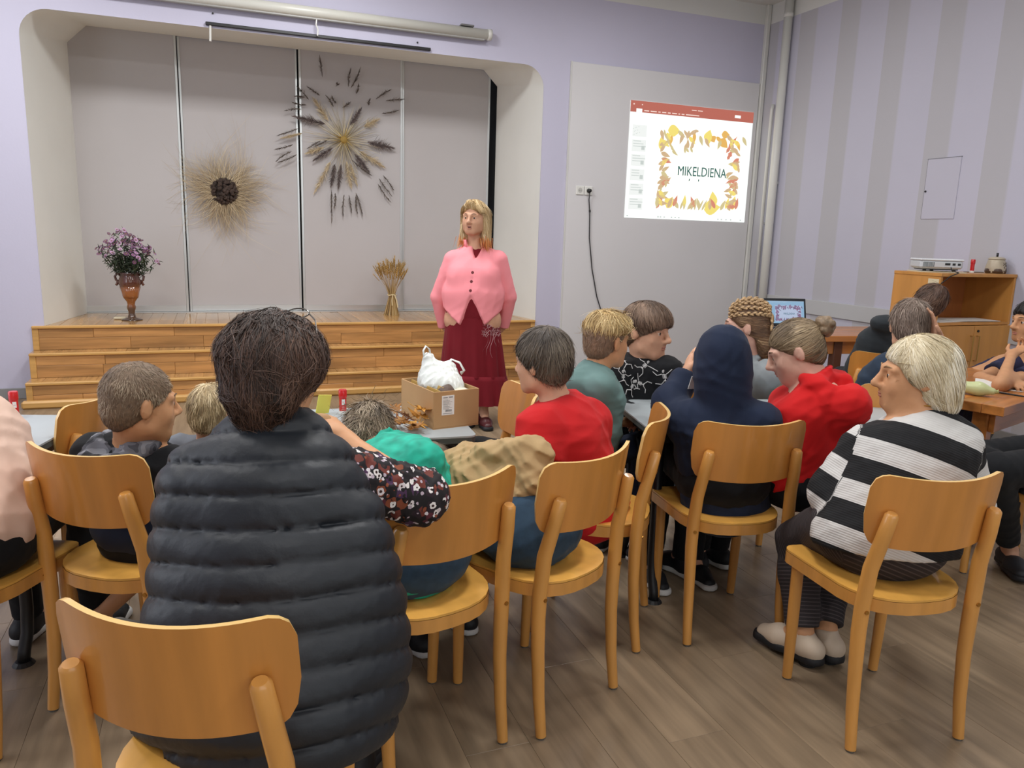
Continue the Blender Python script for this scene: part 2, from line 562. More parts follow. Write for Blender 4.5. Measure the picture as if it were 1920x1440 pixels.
# sockets and cable
M_sock = mat('socket plastic', '#e2e2dc', .35)
for i, xx in enumerate((3.36, 3.453)):
    s = empty('wall_socket', (xx, YF - .022, 1.857), 0, ['white wall socket left empty, left of the plugged one', 'white wall socket with a black plug in it'][i], 'socket', 'sockets on the white wall board')
    MB().cbox((-.042, -.012, -.042), (.042, 0, .042), .004).build('cover_plate', M_sock, s)
    MB().tube([(0, -.0125, 0), (0, -.004, 0)], .024, 18).build('socket_well', mat('socket recess', '#bdbdb7', .4), s)
    if i == 0:
        for q in (-.009, .009):
            MB().tube([(q, -.0135, 0), (q, -.008, 0)], .003, 8).build('pin_hole', M_dark, s)
cb = empty('power_cable', (0, 0, 0), 0, 'thin black power cable hanging from the wall socket plug', 'cable')
MB().tube([(3.453, YF - .07, 1.857), (3.453, YF - .035, 1.857)], [.016, .022], 14).build('plug', M_black, cb, smooth=True)
MB().tube([(3.453, YF - .06, 1.845), (3.455, YF - .045, 1.77), (3.475, YF - .035, 1.66), (3.485, YF - .035, 1.4), (3.53, YF - .035, 1.1), (3.60, YF - .035, .82), (3.68, YF - .035, .62), (3.72, YF - .06, .3), (3.8, YF - .1, .006), (4.3, YF - .3, .006)], .0055, 6).build('cord', M_black, cb, smooth=True)
MB().tube([(3.473, YF - .036, 1.675), (3.476, YF - .036, 1.65)], .009, 8).build('cord_knot', M_black, cb)

# ------------------------------------------------------------------ chairs
M_beech = mat('orange beech', '#d0944a', .33, .35, noise=(2.2, .13, 5), stretch=(9, 9, 1.2), bump=(60, .03, .002))
M_beechf = mat('orange beech veneer', '#c98840', .3, .4, noise=(1.8, .14, 5), stretch=(10, 2, 1.0))
M_beechs = mat('golden beech seat', '#dca44e', .3, .4, noise=(2.0, .12, 5), stretch=(10, 1.3, 3))
M_beechl = mat('pale beech edge', '#e6bf78', .35, .3)
M_glide = mat('grey chair glide', '#6d6a66', .4, metal=.5)

def seat_outline(off=0.0, n=14):
    """D-shaped seat: straight front with rounded corners, semi-elliptic back"""
    pts = []
    hw, yf = .203 - off, .20 - off
    for i in range(5):
        a = math.radians(0 + 90 * i / 4)
        pts.append((hw - .035 + .035 * math.cos(a), yf - .035 + .035 * math.sin(a)))
    for i in range(5):
        a = math.radians(90 + 90 * i / 4)
        pts.append((-hw + .035 + .035 * math.cos(a), yf - .035 + .035 * math.sin(a)))
    rb = .188 - off
    for i in range(n + 1):
        a = math.pi + math.pi * i / n
        e = .82
        cx, sy = math.cos(a), math.sin(a)
        pts.append(((rb) * math.copysign(abs(cx) ** e, cx), -.02 + (.19 - off) * math.copysign(abs(sy) ** e, sy)))
    return pts

def make_chair():
    root = empty('dining_chair')
    ol = seat_outline()
    il = seat_outline(.02)
    n = len(ol)
    # seat panel, slightly dished
    b = MB()
    rings = [(ol, .448), (ol, .4545), (il, .4555), (seat_outline(.09), .4475), (seat_outline(.15), .446)]
    vs = []
    for pl, z in rings:
        vs += [(p[0], p[1], z) for p in pl]
    fs = [tuple(range(n))[::-1]]
    for r in range(len(rings) - 1):
        fs += [(r * n + i, r * n + (i + 1) % n, (r + 1) * n + (i + 1) % n, (r + 1) * n + i) for i in range(n)]
    fs.append(tuple((len(rings) - 1) * n + i for i in range(n)))
    b.add(vs, fs).build('seat', M_beechs, root, angle=35)
    # apron ring under the seat
    b = MB()
    a_, c_ = seat_outline(-.001), seat_outline(.022)
    vs = [(p[0], p[1], .410) for p in a_] + [(p[0], p[1], .4475) for p in a_] + [(p[0], p[1], .410) for p in c_] + [(p[0], p[1], .4475) for p in c_]
    fs = []
    for i in range(n):
        j = (i + 1) % n
        fs += [(i, j, n + j, n + i), (2 * n + j, 2 * n + i, 3 * n + i, 3 * n + j), (j, i, 2 * n + i, 2 * n + j)]
    b.add(vs, fs).build('seat_rim', M_beech, root, angle=35)
    for s in (-1, 1):
        # front leg
        MB().tube([(s * .160, .163, .006), (s * .163, .160, .20), (s * .166, .158, .411)], [.0155, .0185, .0195], 14).build('leg', M_beech, root, angle=50)
        MB().tube([(s * .160, .163, 0), (s * .160, .163, .0065)], .0125, 12).build('glide', M_glide, root)
        # rear leg sweeping up into the back post
        P = [(.177, -.205, .006), (.176, -.190, .12), (.176, -.180, .26), (.178, -.178, .36), (.178, -.180, .44), (.173, -.188, .55), (.165, -.212, .65), (.159, -.225, .715), (.1585, -.2265, .722)]
        Rr = [.0155, .0175, .0195, .021, .0215, .021, .020, .0185, .013]
        MB().tube([(s * p[0], p[1], p[2]) for p in P], Rr, 14).build('leg', M_beech, root, angle=50)
        MB().tube([(s * .177, -.205, 0), (s * .177, -.205, .0065)], .0125, 12).build('glide', M_glide, root)
        MB().tube([(s * .178, -.204, .425), (s * .178, -.1985, .425)], .006, 10).build('bolt', mat('brass bolt', '#b0803c', .3, metal=.8), root)
    # curved plywood backrest
    NX, NZ = 22, 10
    vs, fs = [], []
    def edge(u):      # half-height limits at |x| fraction u (rounded corners)
        zt = .828 - .013 * (1 - u * u)
        zb = .606 + .012 * u * u
        if u > .80:
            q = (u - .80) / .20
            zt -= .045 * (1 - math.sqrt(max(0, 1 - q * q)))
            zb += .085 * (1 - math.sqrt(max(0, 1 - q * q)))
        return zb, zt
    for side in (0, 1):
        for i in range(NX + 1):
            x = -1 + 2 * i / NX
            x = math.copysign(1 - (1 - abs(x)) ** 1.35, x)
            zb, zt = edge(abs(x))
            for j in range(NZ + 1):
                z = zb + (zt - zb) * j / NZ
                y = -.246 + .066 * x * x - (z - .72) * .15
                # offset along the arc normal
                nx, ny = -.132 * x / .203, 1.0
                ln = math.hypot(nx, ny)
                t = .0055 if side == 0 else -.0055
                vs.append((x * .203 + nx / ln * t, y + .006 + ny / ln * t, z))
    W = NZ + 1
    S = (NX + 1) * W
    for i in range(NX):
        for j in range(NZ):
            a = i * W + j
            fs.append((a, a + 1, a + W + 1, a + W))
            fs.append((S + a, S + a + W, S + a + W + 1, S + a + 1))
    rim = []
    for i in range(NX):
        for j in (0, NZ):
            a = i * W + j
            q = (a, a + W, S + a + W, S + a)
            rim.append(q if j == 0 else q[::-1])
    for i in (0, NX):
        for j in range(NZ):
            a = i * W + j
            q = (a, a + 1, S + a + 1, S + a)
            rim.append(q[::-1] if i == 0 else q)
    o = MB().add(vs, fs + rim).build('backrest', M_beechf, root, angle=45)
    me = o.data
    me.materials.append(M_beechl)
    mi = np.zeros(len(me.polygons), dtype=np.int32)
    mi[len(fs):] = 1
    me.polygons.foreach_set('material_index', mi)
    return root

CHAIRS = [
    (-.236, 2.426, -37.5, 'beech chair the boy with the camouflage hood sits on'),
    (.0, 1.424, -27.2, 'nearest beech chair, at the bottom left, under the woman in the black vest'),
    (.886, 2.059, 26.2, 'beech chair with an empty half seat under the child in the khaki jacket'),
    (1.250, 2.385, 55.0, 'beech chair turned side on under the boy in the red shirt'),
    (1.727, 2.272, -11.3, 'beech chair the child in the raised navy hood sits on'),
    (1.846, 1.636, -9.8, 'beech chair under the blonde woman in the striped jumper'),
    (.482, 1.965, 15.2, 'beech chair under the child in the turquoise shirt, a flowered sleeve over its back'),
    (-.68, 2.43, -24.0, 'beech chair at the left picture edge under the person in cream'),
    (-.63, 3.03, 75.0, 'beech chair at the end of the left table, behind the boy with cropped hair'),
    (.90, 2.77, 85.0, 'beech chair just in front of the face of the boy in the red shirt'),
    (2.30, 3.00, 150.0, 'beech chair showing a yellow back corner beside the raised navy hood'),
    (3.66, 3.47, -25.0, 'beech chair under the child in the dark hoodie with the leaning head'),
    (2.88, 2.66, -20.0, 'beech chair right behind the girl in the red hoodie'),
    (1.87, 3.03, 195.0, 'beech chair under the boy with the skeleton print, mostly hidden behind him'),
    (3.22, 2.10, 92.0, 'beech chair at the right picture edge under the dark leggings'),
]
chair0 = None
for (x, y, a, lab) in CHAIRS:
    ch = make_chair() if chair0 is None else copy_tree(chair0)
    if chair0 is None: chair0 = ch
    ch.location = (x, y, 0)
    ch.rotation_euler = (0, 0, math.radians(a))
    tag(ch, lab, 'chair', 'beech dining chairs around the tables')

# ------------------------------------------------------------------ soft shapes (signed distance fields meshed with OpenVDB)
def V3(p):
    return np.asarray(p, dtype=np.float64)
def nrm(v):
    v = V3(v)
    return v / (np.linalg.norm(v) + 1e-12)

class Vol:
    """primitives blended with a smooth minimum, meshed to one continuous surface"""
    def __init__(s):
        s.p = []
    def cone(s, a, b, ra, rb, k=.02, lat=None, kx=1.0, cuts=(), op=1):
        a, b = V3(a), V3(b)
        R = max(ra, rb) * max(kx, 1.0)
        s.p.append(('c', np.minimum(a, b) - R, np.maximum(a, b) + R, k, op, (a, b, ra, rb, None if lat is None else nrm(lat), kx), cuts))
        return s
    def ell(s, c, radii, ax=None, k=.02, cuts=(), op=1):
        c = V3(c)
        ax = np.eye(3) if ax is None else np.array([nrm(x) for x in ax])
        radii = V3([radii] * 3 if isinstance(radii, (int, float)) else radii)
        ext = np.sqrt(((ax * radii[:, None]) ** 2).sum(0))
        s.p.append(('e', c - ext, c + ext, k, op, (c, ax, radii), cuts))
        return s
    def mesh(s, name, h=.008, disp=None, dmax=.0, cuts=(), adapt=0.0):
        lo = np.min([p[1] for p in s.p if p[4] == 1], axis=0) - 4 * h - dmax
        hi = np.max([p[2] for p in s.p if p[4] == 1], axis=0) + 4 * h + dmax
        n = np.ceil((hi - lo) / h).astype(int) + 1
        BIG = 0.5
        D = np.full(n, BIG, dtype=np.float32)
        for (typ, pl, ph, k, op, ar, pc) in s.p:
            m = k + 3 * h + dmax
            i0 = np.maximum(0, np.floor((pl - m - lo) / h).astype(int))
            i1 = np.minimum(n, np.ceil((ph + m - lo) / h).astype(int) + 1)
            if (i1 <= i0).any():
                continue
            X = (lo[0] + h * np.arange(i0[0], i1[0])).astype(np.float32)[:, None, None]
            Y = (lo[1] + h * np.arange(i0[1], i1[1])).astype(np.float32)[None, :, None]
            Z = (lo[2] + h * np.arange(i0[2], i1[2])).astype(np.float32)[None, None, :]
            if typ == 'c':
                a, b, ra, rb, lat, kx = ar
                px, py, pz = X - a[0], Y - a[1], Z - a[2]
                ba = b - a
                if lat is not None:
                    w = px * lat[0] + py * lat[1] + pz * lat[2]
                    wb = ba @ lat
                    q = 1 - 1 / kx
                    px, py, pz = px - q * w * lat[0], py - q * w * lat[1], pz - q * w * lat[2]
                    ba = ba - q * wb * lat
                L = float(ba @ ba) + 1e-12
                t = np.clip((px * ba[0] + py * ba[1] + pz * ba[2]) / L, 0, 1)
                d = np.sqrt((px - t * ba[0]) ** 2 + (py - t * ba[1]) ** 2 + (pz - t * ba[2]) ** 2) - (ra + (rb - ra) * t)
            else:
                c, ax, rr = ar
                px, py, pz = X - c[0], Y - c[1], Z - c[2]
                q0 = q1 = 0
                for i in range(3):
                    w = px * ax[i][0] + py * ax[i][1] + pz * ax[i][2]
                    q0 = q0 + (w / rr[i]) ** 2
                    q1 = q1 + (w / rr[i] ** 2) ** 2
                q0, q1 = np.sqrt(q0), np.sqrt(q1)
                d = q0 * (q0 - 1) / np.maximum(q1, 1e-6)
            for (pt, nn) in pc:
                nn = nrm(nn)
                d = np.maximum(d, (X - pt[0]) * nn[0] + (Y - pt[1]) * nn[1] + (Z - pt[2]) * nn[2])
            sl = tuple(slice(i0[i], i1[i]) for i in range(3))
            A = D[sl]
            if op == 1:
                hh = np.maximum(k - np.abs(A - d), 0) / k
                D[sl] = np.minimum(A, d) - hh * hh * k * .25
            else:
                d = -d
                hh = np.maximum(k - np.abs(A - d), 0) / k
                D[sl] = np.maximum(A, d) + hh * hh * k * .25
        if cuts:
            X = (lo[0] + h * np.arange(n[0])).astype(np.float32)[:, None, None]
            Y = (lo[1] + h * np.arange(n[1])).astype(np.float32)[None, :, None]
            Z = (lo[2] + h * np.arange(n[2])).astype(np.float32)[None, None, :]
            for (pt, nn) in cuts:
                nn = nrm(nn)
                D = np.maximum(D, ((X - pt[0]) * nn[0] + (Y - pt[1]) * nn[1] + (Z - pt[2]) * nn[2]).astype(np.float32))
        if disp is not None:
            idx = np.nonzero(np.abs(D) < 2.5 * h + dmax)
            P = lo + h * np.stack(idx, 1)
            D[idx] += disp(P).astype(np.float32)
        g = vdb.FloatGrid(3 * h)
        g.transform = vdb.createLinearTransform(voxelSize=h)
        np.clip(D, -3 * h, 3 * h, out=D)
        g.copyFromArray(D, tolerance=0.0)
        pts, tri, quad = g.convertToPolygons(isovalue=0.0, adaptivity=adapt)
        pts = np.asarray(pts, dtype=np.float64) + lo
        me = bpy.data.meshes.new(name)
        nt, nq = len(tri), len(quad)
        me.vertices.add(len(pts))
        me.vertices.foreach_set('co', pts.astype(np.float32).ravel())
        me.loops.add(nt * 3 + nq * 4)
        li = np.concatenate([np.asarray(tri).ravel(), np.asarray(quad).ravel()]).astype(np.int32)
        me.loops.foreach_set('vertex_index', li)
        me.polygons.add(nt + nq)
        me.polygons.foreach_set('loop_start', np.concatenate([np.arange(nt) * 3, nt * 3 + np.arange(nq) * 4]).astype(np.int32))
        me.polygons.foreach_set('use_smooth', np.ones(nt + nq, dtype=bool))
        me.update(calc_edges=True)
        return me

def folds(seed, amp=.004, wl=.11, axis=None):
    """cloth creases: a few warped directional waves"""
    r = np.random.default_rng(seed)
    K = [nrm(r.normal(size=3)) * 2 * math.pi / (wl * r.uniform(.7, 1.5)) for _ in range(4)]
    Q = [nrm(r.normal(size=3)) * 2 * math.pi / (wl * 2.2) for _ in range(4)]
    ph = r.uniform(0, 6, 8)
    def f(P):
        o = 0
        for i in range(4):
            w = P @ K[i] + ph[i] + 1.6 * np.sin(P @ Q[i] + ph[i + 4])
            o = o + np.abs(np.sin(w)) ** .7 - .6
        return amp * o / 2
    return f

def ribbons(name, strands, m, parent=None, seed=0):
    """flat tapered strands in one mesh; strands = [(points (n,3), width)]"""
    r = np.random.default_rng(seed)
    vs, fs, rn = [], [], []
    base = 0
    for st in strands:
        pts, w = st[0], st[1]
        pts = np.asarray(pts)
        n = len(pts)
        t = np.gradient(pts, axis=0)
        side = np.cross(t, st[2] + r.normal(size=3) * .25 if len(st) > 2 else r.normal(size=3))
        side /= np.linalg.norm(side, axis=1)[:, None] + 1e-9
        taper = np.linspace(1, .25, n)[:, None]
        v = np.empty((2 * n, 3))
        v[0::2] = pts - side * w * .5 * taper
        v[1::2] = pts + side * w * .5 * taper
        vs.append(v)
        k = base + 2 * np.arange(n - 1)
        fs.append(np.stack([k, k + 1, k + 3, k + 2], 1))
        rn.append(np.full(2 * n, r.uniform() if len(st) < 4 else st[3]))
        base += 2 * n
    vs = np.concatenate(vs); fs = np.concatenate(fs); rn = np.concatenate(rn)
    me = bpy.data.meshes.new(name)
    me.vertices.add(len(vs))
    me.vertices.foreach_set('co', vs.astype(np.float32).ravel())
    me.loops.add(len(fs) * 4)
    me.loops.foreach_set('vertex_index', fs.astype(np.int32).ravel())
    me.polygons.add(len(fs))
    me.polygons.foreach_set('loop_start', (np.arange(len(fs)) * 4).astype(np.int32))
    me.polygons.foreach_set('use_smooth', np.ones(len(fs), dtype=bool))
    me.update(calc_edges=True)
    a = me.attributes.new('rnd', 'FLOAT', 'POINT')
    a.data.foreach_set('value', rn.astype(np.float32))
    return link(name, me, m, parent)

# ------------------------------------------------------------------ tables
TZ = .72
M_lam = mat('grey laminate', '#a9b1b4', .35, noise=(6, .03))
M_lamedge = mat('dark laminate edge', '#4b5250', .5)
M_pine = plank_mat('varnished pine', '#b9763a', .28, 1.7, .06, .35, .3, stretch=(1.2, 12, 12))
M_pined = mat('dark stained wood', '#5a3322', .5, noise=(3, .2))

def school_desk(fr, rot, L, D, label, right=True):
    """grey desk; fr = front corner at its right (or left) end"""
    t = empty('school_desk', (fr[0], fr[1], 0), math.radians(rot), label, 'table', 'grey school desks')
    x0, x1 = (-L, 0) if right else (0, L)
    c = .03
    poly = []
    for (cx, cy, a0) in ((x1 - c, c, -90), (x1 - c, D - c, 0), (x0 + c, D - c, 90), (x0 + c, c, 180)):
        poly += arc(cx, cy, c, a0, a0 + 90, 4)
    MB().prism(poly, TZ - .006, TZ).build('tabletop', M_lam, t)
    p2 = [((p[0] - (x0 + x1) / 2) * .998 + (x0 + x1) / 2, (p[1] - D / 2) * .996 + D / 2) for p in poly]
    MB().prism(p2, TZ - .026, TZ - .0062).build('edge_band', M_lamedge, t)
    f = MB()
    for (u0, v0, u1, v1) in ((x0 + .05, .045, x1 - .05, .07), (x0 + .05, D - .07, x1 - .05, D - .045), (x0 + .05, .07, x0 + .075, D - .07), (x1 - .075, .07, x1 - .05, D - .07)):
        f.cbox((u0, v0, TZ - .075), (u1, v1, TZ - .0265), .004)
    f.build('frame', M_black, t)
    for xx in (x0 + .08, x1 - .08):
        for yy, s in ((.075, -1), (D - .075, 1)):
            P = [(xx, yy, TZ - .07), (xx, yy, .30), (xx, yy, .17), (xx, yy + s * .012, .09), (xx, yy + s * .04, .04), (xx, yy + s * .05, .006)]
            MB().tube(P, .019, 12).build('leg', M_black, t, smooth=True)
            MB().tube([(xx, yy + s * .05, 0), (xx, yy + s * .05, .012)], [.034, .024], 14).build('foot', M_black, t)
    MB().cbox((x1 - .14, .03, TZ - .05), (x1 - .115, .048, TZ - .0265), .002).build('frame_clip', mat('grey clip', '#9b9b92', .4), t)
    return t
d1 = school_desk((-.565, 2.63), -14.5, 1.3, .49, 'grey school desk at the left picture edge with a red glue stick')
d2 = school_desk((.835, 2.478), -4.0, .76, .50, 'grey school desk in the middle carrying the cardboard box')
d3 = school_desk((1.49, 2.425), -12.5, 1.2, .50, 'grey school desk on the right between the skeleton hoodie and the raised navy hood', right=False)
M_ink_shine = mat('white print and reflection', '#d8d8d8', .6)
text_mesh('32', .028, 'number', M_ink_shine, d3, Matrix.Translation((.14, .0436, TZ - .053)) @ Matrix.Rotation(math.radians(90), 4, 'X'), ext=.0005)
MB().box((.10, .0436, TZ - .034), (.42, .0446, TZ - .031)).build('painted_reflection', M_ink_shine, d3)  # reflection along the apron edge, painted as a white strip

def pine_table(name, fl, rot, L, D, z, label, legs, thick=.045):
    t = empty(name, (fl[0], fl[1], 0), math.radians(rot), label, 'table', 'pine tables at the right')
    n = 6
    for i in range(n):
        MB().cbox((0, D * i / n + .0006, z - thick), (L, D * (i + 1) / n - .0006, z), .003).build('board', M_pine, t)
    MB().cbox((.09, .06, z - thick - .1), (L - .09, .085, z - thick), .003).build('apron', M_pine, t)
    MB().cbox((.09, D - .085, z - thick - .1), (L - .09, D - .06, z - thick), .003).build('apron', M_pine, t)
    for (lx, ly, m) in legs:
        MB().cbox((lx - .035, ly - .035, 0), (lx + .035, ly + .035, z - thick), .006).build('leg', m, t)
    return t
t1 = pine_table('work_table', (3.291, 2.353), 18, 1.2, .57, .72, 'orange pine table on the right with zucchini, paper and pen', [(.11, .12, M_pine), (.11, .45, M_pine), (1.09, .12, M_pine), (1.09, .45, M_pine)])
t2 = pine_table('laptop_table', (3.66, 4.50), -8, 1.35, .6, .75, 'pine table by the right wall carrying the open laptop', [(.1, .08, M_pined), (.1, .52, M_pined), (.68, .08, M_pined), (1.27, .08, M_pined), (1.27, .52, M_pined)])

# ------------------------------------------------------------------ cabinet with projector and pot
M_cab = plank_mat('orange beech board', '#c48a45', .1, 1.6, .03, .4, .1, .05, stretch=(10, 10, 1))
M_cabd = plank_mat('red brown board', '#a8693a', .1, 1.6, .03, .45, 0, .05, stretch=(10, 10, 1))
cb_ = empty('cabinet', (4.69, 3.95, 0), 0, 'orange beech cabinet with open shelf above two doors, by the right wall', 'cabinet')
CW, CD, CH = .745, .40, 1.24
MB().cbox((0, 0, .04), (.02, CD, CH - .022), .001).build('side_panel', M_cab, cb_)
MB().cbox((CW - .02, 0, .04), (CW, CD, CH - .022), .001).build('side_panel', M_cab, cb_)
MB().cbox((-.004, -.006, CH - .022), (CW, CD, CH), .002).build('top_panel', M_cab, cb_)
MB().cbox((.02, CD - .012, .04), (CW - .02, CD, CH - .022), .001).build('back_panel', M_cabd, cb_)
MB().cbox((.02, 0, .875), (CW - .02, CD - .012, .895), .001).build('shelf', M_cab, cb_)
MB().cbox((.02, .01, .04), (CW - .02, CD - .012, .06), .001).build('bottom_panel', M_cab, cb_)
MB().cbox((.01, .02, 0), (CW - .01, CD - .02, .04), .001).build('plinth', M_pined, cb_)
for i in range(2):
    d = MB().cbox((.003 + i * (CW / 2 - .001), -.019, .05), (CW / 2 - .002 + i * (CW / 2 - .001), -.001, .872), .0015).build('door', M_cab, cb_)
    hx = CW / 2 - .03 + i * .06
    MB().tube([(hx, -.019, .80), (hx, -.045, .80), (hx, -.045, .62), (hx, -.019, .62)], .0045, 8).build('handle', mat('brass handle', '#b08d4e', .3, metal=.8), d)
    if i:
        MB().tube([(CW / 2 + .035, -.026, .835), (CW / 2 + .035, -.018, .835)], .009, 12).build('lock', M_black, d)
MB().box((-.0015, .012, 1.165), (0, .10, 1.20)).build('sticker', mat('pale sticker', '#d6c9a8', .6), cb_)
b = MB().tube([(-.0012, .055, 1.125), (0, .055, 1.125)], .03, 18)
b.build('sticker', mat('pale sticker', '#d6c9a8', .6), cb_)
M_paper = mat('white paper', '#e6e5e0', .7)
for i, (x0, y0, x1, y1, a, lab) in enumerate(((.05, .03, .36, .26, 6, 'loose white sheet on the cabinet shelf, left part'), (.25, .02, .66, .24, -5, 'loose white sheet on the cabinet shelf, right part'))):
    o = MB().box((-(x1 - x0) / 2, -(y1 - y0) / 2, 0), ((x1 - x0) / 2, (y1 - y0) / 2, .003)).build('paper_sheet', M_paper)
    o.location = (4.69 + (x0 + x1) / 2, 3.95 + (y0 + y1) / 2, .8955 + i * .004)
    o.rotation_euler = (0, 0, math.radians(a))
    tag(o, lab, 'paper', 'loose papers on the cabinet shelf')
ct = 1.24
PJ = (4.862,4.120,1.292)
bk = tag(MB().cbox((-.15, -.10, 0), (.17, .11, .008), .001).build('folder', mat('cream folder', '#cfc6ac', .6)), 'thin cream folder lying under the projector', 'folder')
bk.location = (PJ[0], PJ[1] + .03, ct); bk.rotation_euler = (0, 0, math.radians(-22))
pj = empty('projector', (PJ[0], PJ[1] + .03, ct + .008), math.radians(-28), 'white video projector on top of the cabinet', 'projector')
MB().cbox((-.145, -.10, .018), (.145, .10, .078), .014).build('body', mat('projector shell', '#c9cdd0', .35), pj)
MB().cbox((-.149, -.104, .074), (.149, .104, .088), .007).build('lid', mat('projector lid', '#dfe3e6', .35), pj)
MB().cbox((-.12, -.085, .010), (.12, .085, .020), .004).build('base', M_black, pj)
for i in range(9):
    MB().box((-.125 + i * .0085, -.1012, .032), (-.120 + i * .0085, -.0995, .066)).build('vent_slot', mat('vent grey', '#6a7376', .5), pj)
for (u, w) in ((.02, .035), (.07, .02), (.105, .02)):
    MB().box((u, -.1014, .045), (u + w, -.0995, .060)).build('port', M_black, pj)
for (u, v) in ((-.1, -.06), (.1, -.06), (0, .07)):
    MB().tube([(u, v, 0), (u, v, .012)], .012, 10).build('foot', M_black, pj)
cbl = empty('projector_cable', (0, 0, 0), 0, 'black cable looping from the projector down the cabinet side', 'cable')
MB().tube([(PJ[0] + .02, PJ[1] - .075, ct + .045), (PJ[0] - .02, PJ[1] - .12, ct + .02), (4.82, 3.925, ct + .006), (4.75, 3.93, ct - .02), (4.70, 3.94, ct - .06), (4.672, 4.02, 1.10), (4.67, 4.12, .98), (4.67, 4.15, .8), (4.67, 4.16, .5)], .004, 6).build('cord', M_black, cbl, smooth=True)

M_red = mat('red plastic', '#c4161c', .3, .3)
M_whitep = mat('white plastic', '#e9e9e6', .35)
def glue_stick(loc, label, rz=0, s=1.0):
    g = empty('glue_stick', loc, rz, label, 'glue stick', 'red and white glue sticks')
    MB().lathe([(.0145 * s, 0), (.0155 * s, .002), (.0155 * s, .014 * s), (.0145 * s, .016 * s)], 20).build('base_cap', M_whitep, g, angle=40)
    MB().lathe([(.0138 * s, .0162 * s), (.0138 * s, .067 * s)], 20).build('barrel', M_red, g, angle=40)
    MB().lathe([(.0152 * s, .0672 * s), (.0156 * s, .07 * s), (.0156 * s, .095 * s), (.0135 * s, .098 * s)], 20).build('cap', M_red, g, angle=40)
    b = MB()
    for k in range(5):
        w0, w1 = -2.1 + k * .18, -2.1 + (k + 1) * .18
        q = [(math.cos(w) * .01395 * s, math.sin(w) * .01395 * s, z * s) for (w, z) in ((w0, .040), (w1, .040), (w1, .062), (w0, .062))]
        b.add(q, [(0, 1, 2, 3)])
    b.build('label_patch', M_whitep, g)
    b = MB()
    for k in range(3):
        w0 = -1.95 + k * .2
        for (za, zb) in ((.021, .026), (.028, .035), (.048, .052)):
            q = [(math.cos(w) * .014 * s, math.sin(w) * .014 * s, z * s) for (w, z) in ((w0, za), (w0 + .12, za), (w0 + .12, zb), (w0, zb))]
            b.add(q, [(0, 1, 2, 3)])
    b.build('fine_print', mat('pale red print', '#e09a96', .5), g)
    return g
glue_stick((-0.692,3.116,0.720), 'red glue stick standing on the left desk', .4)
glue_stick((0.432,2.904,0.720), 'red glue stick standing on the middle desk behind the messy haired child', .1)
glue_stick((5.164,4.100,1.251)[:2] + (1.24,), 'red and white glue stick standing on the cabinet', .8)
tg = MB().cbox((-.06, -.03, 0), (.08, .03, .004), .001).build('slide_rule_case', M_black)
tg.location = (5.300,4.200,1.251)[:2] + (1.24,)
tag(tg, 'flat black strip lying behind the glue stick on the cabinet', 'case')
pt = empty('stoneware_jar', (5.351,4.060,1.259)[:2] + (1.24,), .3, 'cream lidded stoneware jar with a dark motif at the right end of the cabinet', 'jar')
M_stone = mat('cream stoneware', '#b7ab95', .35, noise=(14, .12))
MB().lathe([(.06, 0), (.066, .006), (.070, .02), (.066, .05), (.058, .085), (.054, .10), (.05, .102)], 28).build('body', M_stone, pt, smooth=True)
MB().lathe([(.067, .004), (.0712, .018), (.0695, .03), (.067, .036)], 28, flute=5, famp=.03).build('brown_foot_glaze', mat('brown glaze', '#4e3a2c', .3), pt, smooth=True)
MB().lathe([(.056, .1025), (.058, .107), (.045, .117), (.012, .122)], 28).build('lid', M_stone, pt, smooth=True)
MB().tube([(0, 0, .12), (0, 0, .150)], [.007, .008], 10).build('lid_knob', M_black, pt, smooth=True)
b = MB()
for k in range(14):
    w = -1.75 + .5 * math.cos(k * 1.9) * .5; z = .05 + .03 * math.sin(k * 2.6)
    R_ = .0665 - (z - .04) * .16
    b.tube([(math.cos(w) * R_, math.sin(w) * R_, z), (math.cos(w + .1) * R_, math.sin(w + .1) * R_, z + .012 * math.cos(k))], .0028, 5)
b.build('painted_motif', mat('dark brown paint', '#4a3b30', .5), pt)

# ------------------------------------------------------------------ slide show: projected on the wall board, and the same on the laptop
def em(name, c, s):
    return mat(name, '#101010', .6, emit=c, estr=s)
def leaf_shape(b, x, y, L, W, ang, z=0.0, lobes=0):
    ca, sa = math.cos(ang), math.sin(ang)
    up, dn = [], []
    n = 7
    for i in range(n + 1):
        t = i / n
        w = W * math.sin(math.pi * t ** .8) * (1 - .25 * t)
        if lobes:
            w *= 1 if i % 2 else .55
        up.append((t * L, w)); dn.append((t * L, -w))
    poly = up + dn[::-1][1:-1]
    vs = [(x + p * ca - q * sa, y + p * sa + q * ca, z) for p, q in poly]
    b.add(vs, [tuple(range(len(vs)))])

